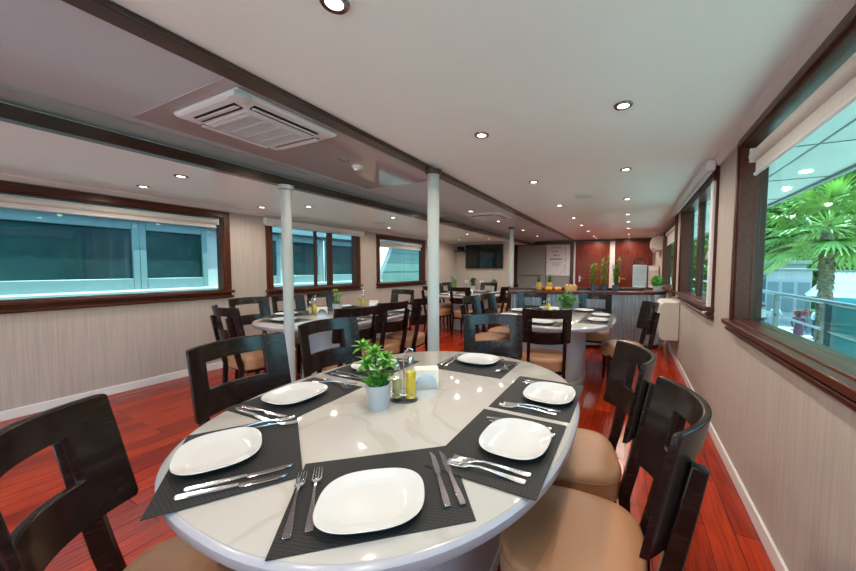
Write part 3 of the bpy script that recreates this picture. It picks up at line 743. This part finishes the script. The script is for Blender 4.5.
def herb(label, x, d, H, seed):
    rnd = random.Random(seed); p = on_bar(x, d)
    t = thing('potted_herb', label, 'plant', (p.x, p.y, ZB), 0, 'potted herbs on the bar')
    MB().lathe(pot_profile(.10, .045, .058), 20).obj('pot', 'blue_pot', t)
    MB().lathe([(.0475, .083), (.044, .09), (.01, .092)], 14).obj('soil', 'soil', t)
    m = MB(); st = MB()
    for k in range(9):
        a = rnd.random() * 7; r = rnd.uniform(.01, .07); tip = Vector((r * math.cos(a), r * math.sin(a), H * rnd.uniform(.6, 1)))
        b0 = Vector((.02 * math.cos(a), .02 * math.sin(a), .088)); mid = b0.lerp(tip, .5) + Vector((0, 0, .03)); st.tube([b0, mid, tip], .0025, 5)
        for j in range(20):
            u = .1 + .9 * j / 20; q = b0.lerp(tip, u); aa = rnd.random() * 7; leaf(m, q, (math.cos(aa), math.sin(aa), .5), .055, .034)
    f = m.obj('foliage', 'leaf_yellow' if seed % 2 else 'leaf', t); st.obj('stems', 'leaf_dark', f)
herb('tall herb in a dark blue pot on the bar, before the purple-lit door', -.48, .22, .50, 1)
herb('tallest herb in a dark pot on the bar, middle one of the trio', -.31, .24, .66, 3)
herb('bushy herb in a dark blue pot on the bar, before the cream strip between doors', -.13, .22, .62, 4)
p = on_bar(.36, .2)
t = thing('potted_plant', 'round clipped green ball plant in a white pot at the wall end of the bar', 'plant', (.43, 6.62, ZB))
MB().lathe(pot_profile(.09, .05, .06), 24).obj('pot', 'pot_white', t)
rnd = random.Random(5); m = MB()
for k in range(420):
    a, z = rnd.random() * 2 * PI, rnd.uniform(-1, 1); r = math.sqrt(1 - z * z); d = Vector((r * math.cos(a), r * math.sin(a), z)); leaf(m, Vector((0, 0, .165)) + d * .075, d, .035, .016, 0)
m.sphere((0, 0, .165), .078); m.obj('foliage', 'leaf', t)
def pineapple(label, x, d, h):
    p = on_bar(x, d); t = thing('pineapple', label, 'fruit', (p.x, p.y, ZB), 0, 'pineapples on the bar')
    MB().lathe([(.02, 0), (.045, .012), (.056, .05), (.055, .09), (.042, .13), (.018, .145)], 18).obj('body', 'pineapple', t)
    m = MB()
    for k in range(30):
        a = k * 2.4; el = .35 + 1.1 * k / 30; leaf(m, (0, 0, .138 + .03 * k / 30), (math.cos(a) * math.cos(el), math.sin(a) * math.cos(el), math.sin(el)), h * (.55 + .45 * k / 30), .020, .1)
    m.obj('crown', 'leaf_dark', t)
pineapple('smaller pineapple on the bar below the poster edge', -1.33, .24, .11)
pineapple('taller pineapple among oranges on the bar', -1.16, .25, .14)
for k, (dx, dd, dz) in enumerate(((-.10, .16, 0), (-.05, .14, 0), (.045, .15, 0), (.10, .17, 0))):
    p = on_bar(-1.12 + dx, dd)
    o = MB().sphere((0, 0, .036), .036, 14, 9).obj('orange_fruit', 'orange_peel'); tag(o, 'orange on the bar in front of the pineapples, %s towards the bread' % ORD[k], 'fruit', 'oranges on the bar', (p.x, p.y, ZB))
p = on_bar(-.84, .2); t = thing('bread_basket', 'low tan basket of bread rolls on the bar beside the oranges', 'basket', (p.x, p.y, ZB), .43)
MB().loft([[(x, y, z) for x, y in sup(a, b, 4, 32)] for a, b, z in ((.09, .06, .001), (.115, .075, .08), (.108, .068, .08), (.085, .055, .008))]).obj('basket_body', 'bread', t)
for k, (x, y) in enumerate(((-.066, 0), (0, .008), (.066, -.004))):
    c, s = math.cos(.43), math.sin(.43)
    tag(MB().sphere((0, 0, .04), (.032, .042, .038)).obj('bread_roll', 'bread'), 'bread roll in the tan basket on the bar, %s from the pineapples' % ORD[k], 'bread', 'bread rolls', (p.x + c * x - s * y, p.y + s * x + c * y, ZB + .036))

# back of the bar ---------------------------------------------------------------
t = thing('back_counter', 'dark wood back counter under the drinks machines', 'counter', (0, 0, 0))
MB().box(-.15, .60, 8.9, 9.45, .001, .84).obj('cabinet', 'beam_wood', t, bevel=.005); MB().box(-.18, .62, 8.86, 9.48, .841, .875).obj('worktop', 'beam_wood', t, bevel=.005)
def machine(label, x0, x1, h, m1, strip_m, cat):
    t = thing(cat.replace(' ', '_'), label, cat, ((x0 + x1) / 2, 9.2, .876)); w = (x1 - x0) / 2
    MB().box(-w, w, -.2, .2, .02, h).obj('body', m1, t, bevel=.015)
    MB().box(-w + .01, w - .01, -.207, -.2005, h - .12, h - .02).obj('display', strip_m, t, bevel=.002)
    MB().box(-w + .02, w - .02, -.24, -.2005, .025, .05).obj('drip_tray', 'plastic_white', t, bevel=.003)
    for a in (-1, 1): MB().box(a * (w - .05) - .015, a * (w - .05) + .015, -.15, .15, .0005, .0195).obj('foot', 'plastic_black', t)
    if m1 == 'fridge_blue':
        for k in range(2): MB().box(-w + .03, w - .03, -.205, -.2005, .16 + k * .14, .165 + k * .14).obj('shelf_line', 'plastic_white', t)
machine('pale blue drinks dispenser with the black kettle on top', .06, .37, .57, 'fridge_blue', 'fridge_blue', 'drinks dispenser')
machine('beige coffee machine with a white top band beside the window', .40, .62, .55, 'plastic_cream', 'plastic_white', 'coffee machine')
t = thing('kettle', 'glass kettle with black handle on the pale blue dispenser', 'kettle', (.235, 9.15, 1.447))
MB().lathe([(.07, .001), (.08, .01), (.075, .09), (.055, .13), (.05, .13), (.07, .09), (.074, .012), (.01, .008)], 20).obj('body', 'clear_glass', t)
MB().lathe([(.055, .131), (.05, .155), (.02, .165)], 18).obj('lid', 'plastic_black', t)
MB().tube([(-.05, 0, .14), (-.12, 0, .15), (-.15, 0, .09), (-.13, 0, .03)], .014, 8).obj('handle', 'plastic_black', t)
t = thing('wall_air_conditioner', 'cream split air conditioner high on the wall above the bar', 'air conditioner', (XR, 9.0, 1.78))
pr = [(-.001, 0), (-.10, -.005), (-.17, .03), (-.205, .10), (-.21, .22), (-.19, .29), (-.15, .315), (-.001, .32)]
MB().loft([[(x, y, z) for x, z in pr] for y in (-.42, .42)]).obj('casing', 'plastic_cream', t, bevel=.012)
MB().bar([(-.125, -.36, -.002), (-.125, .36, -.002)], .07, .010, (1, 0, .45)).obj('louvre', 'plastic_white', t)
t = thing('wall_heater', 'cream wall-mounted heater unit below the window sill', 'heater', (XR, 5.72, .33))
pr = [(-.002, .01), (-.20, 0), (-.235, .03), (-.245, .10), (-.245, .46), (-.23, .52), (-.19, .545), (-.002, .55)]
MB().loft([[(x, y, z) for x, z in pr] for y in (-.36, .36)]).obj('casing', 'plastic_cream', t, bevel=.01)
v = MB()
for k in range(6): v.box(-.20 + k * .026, -.188 + k * .026, -.32, .32, .5455, .553)
v.obj('grille', 'plastic_white', t, smooth=False)
MB().box(-.249, -.2455, -.12, .12, .40, .44).obj('control_panel', 'plastic_white', t, bevel=.001)

# back wall -----------------------------------------------------------------------
def door(n, x0, x1, m, z1, handle=None, hx=0):
    r = bpy.data.objects.new('door_%d' % n, None); COL.objects.link(r); r['kind'] = 'structure'; r.location = ((x0 + x1) / 2, YB, 0)
    w = (x1 - x0) / 2
    MB().box(-w, w, -.045, -.002, .004, z1).obj('door_leaf', m, r, bevel=.004)
    if handle:
        MB().box(hx - .02, hx + .02, -.053, -.0455, .93, 1.12).obj('handle_plate', handle, r, bevel=.002)
        MB().tube([(hx, -.053, 1.05), (hx, -.085, 1.05), (hx + .03, -.09, 1.05), (hx + .16, -.09, 1.05)], .011, 8).obj('door_handle', handle, r)
    return r
door(1, -1.56, -.57, 'door_wood', 2.16, 'steel', -.36); door(2, -.42, .57, 'door_wood', 2.18, 'brass', -.36)
d = door(3, -3.46, -2.5, 'grey_door', 2.10); d['label'] = 'plain grey door panel with a horizontal bar'
MB().tube([(-.42, -.05, 1.12), (-.40, -.09, 1.12), (.38, -.09, 1.12), (.39, -.05, 1.12)], .014, 8).obj('push_bar', 'steel', d)
door(4, -2.49, -1.73, 'grey_door', 2.10)
m = MB(); m.box(-3.6, -3.47, YB - .07, YB, 0, ZC); m.box(-1.72, -1.62, YB - .07, YB, 0, ZC); m.box(-3.6, -1.62, YB - .08, YB, 2.11, ZC - .03); m.box(-1.62, .62, YB - .06, YB, 2.185, ZC - .02)
struct(m.obj('trim_7', 'beam_wood', bevel=.004))
m = MB(); m.box(-1.61, -1.565, YB - .075, YB - .0, 0, 2.184); m.box(-.565, -.425, YB - .06, YB, 0, 2.184); struct(m.obj('trim_8', 'white_trim', bevel=.004))
t = thing('notice_board', 'pale poster with small grey lettering hung on the grey doors', 'poster', (-2.10, YB - .06, 1.12))
MB().box(-.37, .37, -.010, .010, 0, 1.03).obj('board', 'poster_paper', t, bevel=.002)
ink = MB(); ink.M = Matrix.Diagonal((1.18, 1, 1.2, 1)); rnd = random.Random(3)
def words(z, h, x0, x1, gap=.02):
    x = x0
    while x < x1:
        w = rnd.uniform(.012, .03)
        ink.box(x, min(x + w, x1), -.0115, -.0101, z + rnd.uniform(0, h * .2), z + h * rnd.uniform(.75, 1)); x += w + rnd.choice((.006, .006, gap))
words(.74, .02, -.18, .10); words(.62, .05, -.17, -.02); words(.52, .045, -.12, .05); words(.41, .055, -.21, .12, .008); words(.33, .018, -.14, .10); words(.29, .018, -.16, .08); words(.25, .018, -.08, .06)
for k in range(14): ink.box(.18 + .008 * (k % 3), .20 + .006 * (k % 4), -.0115, -.0101, .06 + .055 * k, .085 + .055 * k)
for k in range(10): ink.box(.22 - .02 * k, .235 - .018 * k, -.0115, -.0101, .22 - .018 * k, .225 - .018 * k)
ink.obj('lettering', 'poster_ink', t, smooth=False)

t = thing('television', 'black flat television mounted on the far wall', 'television', (-3.92, YT, 1.34))
MB().box(-.60, .60, -.075, -.03, 0, .70).obj('casing', 'plastic_black', t, bevel=.006); MB().box(-.585, .585, -.0765, -.0752, .02, .685).obj('screen', 'tv_glass', t, smooth=False); MB().box(-.2, .2, -.03, -.0005, .2, .5).obj('wall_bracket', 'plastic_black', t)
t = thing('wall_bracket_speaker', 'small dark box on a bracket high beside the television', 'speaker', (-4.66, YT, 1.82))
MB().box(-.14, .14, -.25, -.03, 0, .05).obj('shelf', 'dark_steel', t, bevel=.004); MB().box(-.08, .08, -.2, -.04, .051, .17).obj('box', 'plastic_black', t, bevel=.006)
t = thing('sideboard', 'dark sideboard with a pale top under the television', 'sideboard', (-3.95, 8.74, 0))
MB().box(-.85, .85, -.22, .22, .001, .66).obj('cabinet', 'beam_wood', t, bevel=.004); MB().box(-.88, .88, -.25, .24, .661, .69).obj('top', 'table_base', t, bevel=.004)
for k in range(4): MB().box(-.84 + k * .42, -.43 + k * .42, -.236, -.2205, .05, .64).obj('door', 'beam_wood', t, bevel=.003)
rosette_plant('leafy plant in a white pot on the sideboard, under the television edge', (-4.15, 8.68, .691), h=.14, r0=.055, r1=.07, heads=6, H=.22, L=.09, W=.03, spread=.07, seed=12, mt='leaf_dark')
t = thing('potted_cactus', 'round dark ball plant in a white pot on the sideboard', 'plant', (-3.48, 8.68, .691))
MB().lathe(pot_profile(.15, .06, .075), 24).obj('pot', 'pot_white', t); m = MB(); m.sphere((0, 0, .235), .085)
for k in range(200):
    a, z = rnd.random() * 2 * PI, rnd.uniform(-.8, 1); r = math.sqrt(max(0, 1 - z * z)); dd = Vector((r * math.cos(a), r * math.sin(a), z)); leaf(m, Vector((0, 0, .235)) + dd * .08, dd, .035, .014, 0)
m.obj('foliage', 'leaf_dark', t)
for x, l in ((-4.5, 'white wall socket plate beside the leafy sideboard plant'), (-4.0, 'white wall socket plate between the two sideboard plants')):
    t = thing('wall_socket', l, 'socket', (x, YT, .93), 0, 'wall sockets'); MB().box(-.07, .07, -.009, -.001, -.04, .04).obj('plate', 'plastic_white', t, bevel=.003); MB().box(-.02, .02, -.0105, -.0092, -.02, .02).obj('outlet', 'plastic_cream', t)
t = thing('fire_extinguisher', 'red fire extinguisher standing by the end of the bar', 'fire extinguisher', (-2.42, 7.35, 0))
MB().lathe([(.07, .001), (.075, .02), (.075, .36), (.05, .42), (.025, .44)], 20).obj('cylinder', 'red_paint', t); MB().lathe([(.02, .441), (.022, .49), (.01, .495)], 12).obj('valve', 'dark_steel', t); MB().tube([(.02, 0, .47), (.09, 0, .44), (.095, 0, .2)], .012, 8).obj('hose', 'plastic_black', t)

# ------------------------------------------------------------------ outside, window side
struct(MB().box(XR + .12, 2.15, -6, 14, -.25, -.02).obj('ground', 'deck', smooth=False))
struct(MB().box(2.2, 60, -30, 90, -2.6, -2.4).obj('ground.001', 'paving', smooth=False))
t = thing('deck_overhang', 'pale deck overhang outside the palm tree window', 'overhang', (0, 0, 0))
MB().box(XR + .13, 1.79, -6, 14, 2.30, 2.42).obj('soffit', 'soffit', t, smooth=False)
MB().box(1.79, 1.84, -6, 14, 2.27, 2.5).obj('fascia', 'boat_frame', t, bevel=.006)
s = MB(); s.box(1.25, 1.262, -6, 14, 2.294, 2.2995)
for k in range(16): s.box(XR + .13, 1.79, -4.995 + k * 1.2, -4.985 + k * 1.2, 2.294, 2.2995)
s.obj('panel_seam', 'rail_metal', t, smooth=False)
for y in (4.3, 1.7):
    MB().lathe([(.05, 2.2985), (.05, 2.291), (.01, 2.2905)], 20, (1.5, y)).obj('soffit_lamp', 'lamp_lens', t)
t = thing('deck_railing', 'grey metal deck railing outside the palm tree window', 'railing', (2.05, 0, -.019))
MB().tube([(0, -6, 1.0), (0, 14, 1.0)], .028, 10).obj('top_rail', 'rail_metal', t); MB().tube([(0, -6, .67), (0, 14, .67)], .016, 8).obj('mid_rail', 'rail_metal', t); MB().tube([(0, -6, .35), (0, 14, .35)], .016, 8).obj('low_rail', 'rail_metal', t)
for k in range(13): MB().box(-.03, .03, -5.03 + k * 1.45, -4.97 + k * 1.45, .0, .98).obj('baluster', 'rail_metal', t, bevel=.004)
tag(MB().box(-.015, .015, -2.35, 2.35, 0, .93).obj('railing_banner', 'teal_panel', bevel=.004), 'plain teal panel fixed outside the deck railing', 'panel', None, (2.13, 2.95, .03))

# palm
t = thing('palm_tree', 'fan palm with a shaggy trunk outside the window', 'tree', (4.95, 12.6, -2.4))
tr = MB(); tr.tube([(0, 0, 0), (.02, .02, 1.5), (.0, .0, 3.2), (-.02, 0, 4.9)], [.17, .15, .14, .13], 14)
rnd = random.Random(11)
for k in range(520):
    z = rnd.uniform(1.5, 4.95); a = rnd.random() * 7; leaf(tr, (.12 * math.cos(a), .12 * math.sin(a), z), (math.cos(a) * .35, math.sin(a) * .35, -1 if k % 3 else .9), .18, .08, 0)
tr.obj('trunk', 'palm_bark', t)
def frond(rnd, a, el, L):
    m = MB(); d = Vector((math.cos(a) * math.cos(el), math.sin(a) * math.cos(el), math.sin(el))); c = Vector((0, 0, 4.95)); st = c + d * .12; e = c + d * L + Vector((0, 0, -.12 * L))
    m.tube([st, st.lerp(e, .5) + Vector((0, 0, .07)), e], [.025, .02, .012], 6)
    sd = d.cross(Vector((0, 0, 1))).normalized(); u = sd.cross(d)
    for k in range(30):
        b = math.radians(-125 + 250 * k / 29); dd = d * math.cos(b) + sd * math.sin(b) + u * .12
        R = .95 * (1 - .25 * abs(b) / 2.2) * rnd.uniform(.92, 1.05)
        leaf(m, e + dd * .02, dd, R, .085, .38 * rnd.uniform(.7, 1.2))
    return m
fr = [(a * 2.399 + .2, -.75 + 1.95 * (i / 30), rnd.uniform(.8, 1.15)) for i, a in enumerate(range(30))]
for a, el, L in fr: frond(rnd, a, el, L).obj('frond', 'palm_green', t, smooth=False)
# hillside
m = MB(); NX, NY = 26, 40; vs = []; fs = []
def hz(x, y):
    d = (x * .82 + y * .57) - 36
    return -2.45 + max(0, d) * .85 + 1.2 * math.sin(x * .31) * math.cos(y * .27)
for i in range(NX):
    for j in range(NY): X, Y = 6 + i * 2.2, 2 + j * 2.2; vs.append((X, Y, hz(X, Y) - .4))
for i in range(NX - 1):
    for j in range(NY - 1): a = i * NY + j; fs.append((a, a + NY, a + NY + 1, a + 1))
struct(m.add(vs, fs).obj('hill', 'hill_earth'))
m = MB(); rnd = random.Random(21); cnt = 0
while cnt < 900:
    X, Y = rnd.uniform(6, 60), rnd.uniform(10, 85); d = (X * .82 + Y * .57) - 37
    if d < 0 or d > 24: continue
    cnt += 1; r = rnd.uniform(.8, 2.0); c = Vector((X, Y, hz(X, Y) + r * .4))
    for k in range(26):
        a, z = rnd.random() * 2 * PI, rnd.uniform(-.3, 1); q = math.sqrt(1 - z * z); dd = Vector((q * math.cos(a), q * math.sin(a), z))
        leaf(m, c + dd * r * .75, (dd + Vector((rnd.uniform(-.8, .8), rnd.uniform(-.8, .8), rnd.uniform(-.4, .6)))), r * .75, r * .42, .2)
o = m.obj('hillside_foliage', 'jungle', smooth=False); o['kind'] = 'stuff'; o['label'] = 'dense green jungle foliage covering the hillside behind the palm'; o['category'] = 'foliage'
# promenade buildings
def shed(name, label, cat, loc, rz, w, d, h, wall, roof, wins=2, roof_h=.25, win_m='shop_dark'):
    t = thing(name, label, cat, loc, rz)
    MB().box(-w / 2, w / 2, -d / 2, d / 2, 0, h).obj('wall', wall, t, smooth=False)
    MB().box(-w / 2 - .3, w / 2 + .3, -d / 2 - .3, d / 2 + .3, h + .002, h + roof_h).obj('roof', roof, t, bevel=.03)
    for k in range(wins):
        ww = w / wins; x0 = -w / 2 + k * ww + ww * .12
        MB().box(x0, x0 + ww * .76, -d / 2 - .05, -d / 2 - .002, h * .22, h * .78).obj('window', win_m, t)
    return t
shed('kiosk', 'white flat-roofed kiosk on the promenade', 'kiosk', (10.2, 31.0, -2.4), -.3, 2.3, 2, 3.7, 'boat_white', 'boat_frame', 3, .12, 'boat_frame')
shed('promenade_building', 'long pale building with teal windows behind the palm', 'building', (16.7, 30.6, -2.4), -.45, 8, 3.6, 3.4, 'wall_plaster', 'roof_grey', 3, .35, 'awning_teal')
shed('promenade_building', 'low cream building beyond the white kiosk', 'building', (10.6, 38.5, -2.4), -.3, 6, 3, 4.2, 'wall_plaster', 'wall_plaster', 2, .3)
shed('promenade_building', 'dark glazed shop at the window jamb', 'building', (7.3, 32.5, -2.4), -.2, 2.2, 2, 3.3, 'shop_dark', 'boat_frame', 2, .2, 'sign_blue')
t = thing('market_tent', 'white peaked tent beside the palm trunk', 'tent', (11.2, 26.6, -2.4), -.3)
MB().add([(-1.5, -1.2, 2.2), (1.5, -1.2, 2.2), (1.5, 1.2, 2.2), (-1.5, 1.2, 2.2), (-.5, 0, 3.6), (.5, 0, 3.6)], [(0, 1, 5, 4), (1, 2, 5), (2, 3, 4, 5), (3, 0, 4), (3, 2, 1, 0)]).obj('canopy', 'boat_white', t, smooth=False)
for a in (-1.4, 1.4):
    for b in (-1.1, 1.1): MB().tube([(a, b, 0), (a, b, 2.2)], .05, 8).obj('leg', 'rail_metal', t)
t = thing('market_stall', 'small promenade stall with a red top', 'stall', (9.9, 27.2, -2.4), -.3)
MB().box(-.5, .5, -.35, .35, 0, .95).obj('counter', 'boat_frame', t, bevel=.02); MB().box(-.55, .55, -.4, .4, .951, 1.2).obj('red_top', 'red_paint', t, bevel=.02)
t = thing('promenade_sign', 'pink and blue sign board at the edge of the palm view', 'sign', (12.9, 22.6, -2.4), -.4)
MB().tube([(0, 0, 0), (0, 0, 2.2)], .06, 8).obj('sign_post', 'rail_metal', t); MB().box(-.45, .45, -.08, -.0605, 1.5, 3.1).obj('board', 'sign_pink', t, bevel=.01); MB().box(-.38, .38, -.09, -.081, 2.2, 2.6).obj('blue_panel', 'sign_blue', t)

# people on the promenade
def person(label, loc, rz, top, bottom, zs, seed, hair_long=False, dress=False):
    rnd = random.Random(seed)
    mt = 'clothes_%d' % seed; person_mat(mt, (.40, .24, .16), top, bottom, zs)
    me = bpy.data.meshes.new('person'); bm = bmesh.new(); lay = bm.verts.layers.skin.verify()
    V = {}
    def add(n, p, r, par=None):
        v = bm.verts.new(p); v[lay].radius = (r, r); V[n] = v
        if par: bm.edges.new((V[par], v))
        else: v[lay].use_root = True
    sw = .12 * (1 if seed % 2 else -1)
    add('pelvis', (0, 0, .92), .135); add('waist', (0, 0, 1.08), .125, 'pelvis'); add('chest', (0, 0, 1.30), .15, 'waist'); add('neck', (0, -.01, 1.47), .055, 'chest'); add('head', (0, -.02, 1.56), .085, 'neck'); add('crown', (0, -.015, 1.66), .085, 'head')
    for s, k in ((-1, 'a'), (1, 'b')):
        add('sh' + k, (s * .19, 0, 1.38), .055, 'chest'); add('el' + k, (s * .25, .03, 1.12), .042, 'sh' + k); add('wr' + k, (s * .24, -.10, .93), .03, 'el' + k); add('ha' + k, (s * .23, -.14, .86), .035, 'wr' + k)
        add('hip' + k, (s * .10, 0, .84), .10, 'pelvis'); add('kn' + k, (s * .105, -s * sw, .48), .062, 'hip' + k); add('an' + k, (s * .105, -s * sw * .2 + .06 * (s > 0), .09), .042, 'kn' + k); add('to' + k, (s * .11, -.12 + .06 * (s > 0), .035), .034, 'an' + k)
    bm.to_mesh(me); bm.free(); me.materials.append(MATS[mt])
    o = bpy.data.objects.new('person', me); COL.objects.link(o); o.modifiers.new('skin', 'SKIN').use_smooth_shade = True
    q = o.modifiers.new('smooth', 'SUBSURF'); q.levels = 1; q.render_levels = 1
    tag(o, label, 'person', None, loc, rz)
    h = MB(); h.sphere((0, .005, 1.67), (.10, .11, .10))
    if hair_long: h.sphere((0, .06, 1.52), (.10, .06, .16))
    h.obj('hair', 'hair', o)
    if dress:
        MB().lathe([(.17, .50), (.20, .52), (.165, .9), (.14, 1.08), (.165, 1.3), (.10, 1.42)], 18).obj('dress', 'dress_purple', o)
    return o
mat('dress_purple', (.15, .04, .07), .8, noise=.15, nscale=12)
person('person in a purple dress with long dark hair on the promenade', (7.6, 21.6, -2.4), 2.6, (.15, .04, .07), (.15, .04, .07), (.30, .55), 1, True, True)
person('person in dark top and shorts at the window jamb', (7.0, 24.4, -2.4), 1.0, (.55, .5, .45), (.03, .03, .05), (.30, .55), 2)
person('person in pale clothes walking past the white kiosk', (7.75, 25.0, -2.4), -.6, (.6, .6, .5), (.5, .42, .35), (.28, .55), 3)
person('person in white shirt and dark trousers beside the palm trunk', (9.3, 24.3, -2.4), 2.2, (.75, .78, .8), (.03, .04, .06), (.06, .55), 4)

# ------------------------------------------------------------------ outside, boat side
XN = -6.4
t = thing('neighbouring_boat', 'white boat with large dark windows moored outside', 'boat', (0, 0, 0))
hb = MB(); hb.box(XN - .5, XN - .06, -6, 16, -1.5, .95); hb.box(XN - .5, XN - .06, -6, 16, 2.0, 3.2)
for y0, y1 in ((-6, -3), (3.06, 4.06), (4.33, 4.52), (5.30, 5.42), (6.42, 7.3), (9.5, 16)): hb.box(XN - .5, XN - .06, y0, y1, .95, 2.0)
hb.box(XN - 3.5, XN - .5, -6, 16, -1.5, .8); hb.box(XN - 3.5, XN - .5, -6, 16, 2.3, 2.5)
hb.obj('hull', 'boat_white', t, smooth=False)
MB().box(XN - .06, XN + .25, -6, 7.1, .95, 1.01).obj('ledge', 'boat_white', t, bevel=.01)
MB().box(XN - .06, XN + .10, -6, 16, 2.02, 2.14).obj('fascia', 'boat_frame', t, bevel=.01)
for y0, y1 in ((-2.9, .15), (.2, 2.2), (2.201, 3.05), (4.07, 4.32), (4.53, 5.29), (5.43, 6.41)):
    f = MB(); b = .075
    for q in ((y0, y0 + b, .96, 1.99), (y1 - b, y1, .96, 1.99), (y0 + b, y1 - b, .96, 1.17), (y0 + b, y1 - b, 1.87, 1.99)): f.box(XN - .058, XN, *q)
    w = f.obj('window', 'boat_frame', t, bevel=.008)
    MB().box(XN - .05, XN - .03, y0 + b, y1 - b, 1.17, 1.87).obj('pane', 'boat_glass', w, smooth=False)
p = MB(); p.add([(XN - .01, 7.18, .9), (XN - .01, 9.5, .9), (XN - .01, 9.5, 2.2), (XN - .01, 7.95, 2.2), (XN - .055, 7.18, .9), (XN - .055, 9.5, .9), (XN - .055, 9.5, 2.2), (XN - .055, 7.95, 2.2)], [(0, 1, 2, 3), (7, 6, 5, 4), (0, 4, 5, 1), (1, 5, 6, 2), (2, 6, 7, 3), (3, 7, 4, 0)])
p.obj('sloping_panel', 'boat_panel', t, smooth=False)
MB().bar([(XN + .01, 7.12, .86), (XN + .01, 7.92, 2.24)], .09, .05, (0, .86, -.5)).obj('sloping_edge', 'boat_white', t)
sm = MB()
for z in (1.22, 1.5, 1.78): sm.box(XN - .008, XN - .004, 7.2 + (z - .9) * .58, 9.5, z, z + .008)
sm.obj('panel_seam', 'rail_metal', t, smooth=False)
struct(MB().box(-40, XL - .3, -40, 60, -1.6, -1.5).obj('water', 'boat_glass', smooth=False))

# ------------------------------------------------------------------ light
w = bpy.data.worlds.new('daylight'); S.world = w; w.use_nodes = True; nt = w.node_tree
bg = nt.nodes['Background']; sky = nt.nodes.new('ShaderNodeTexSky'); sky.sky_type = 'NISHITA'; sky.sun_disc = False; sky.sun_elevation = math.radians(62); sky.sun_rotation = math.radians(60); sky.air_density = 1.; sky.dust_density = 1.5
nt.links.new(sky.outputs['Color'], bg.inputs['Color']); bg.inputs['Strength'].default_value = .46
L = bpy.data.lights.new('sun', 'SUN'); L.energy = 7.0; L.angle = .01; L.color = (1, .95, .88)
o = bpy.data.objects.new('sun', L); COL.objects.link(o); o.rotation_euler = Vector((-.22, -.35, -1)).to_track_quat('-Z', 'Y').to_euler()

# ------------------------------------------------------------------ camera
f, yaw, pitch, roll = 327.9, .4499, .0537, .0057
cy, sy, cp, sp = math.cos(yaw), math.sin(yaw), math.cos(pitch), math.sin(pitch)
fw = Vector((-sy * cp, cy * cp, -sp)); r = Vector((cy, sy, 0)); u = r.cross(fw)
c_, s_ = math.cos(roll), math.sin(roll); r2 = c_ * r + s_ * u; u2 = -s_ * r + c_ * u
cam = bpy.data.cameras.new('camera'); co = bpy.data.objects.new('camera', cam); COL.objects.link(co)
M = Matrix((r2, u2, -fw)).transposed().to_4x4(); M.translation = (0, 0, 1.35); co.matrix_world = M
cam.sensor_width = 36; cam.lens = 36 * f / 856; cam.shift_x = -43.5 / 856; cam.shift_y = 0; cam.clip_start = .02
S.camera = co
S.view_settings.view_transform = 'Standard'; S.view_settings.look = 'None'; S.view_settings.exposure = 1.22; S.view_settings.gamma = 1.; S.view_settings.use_curve_mapping = False
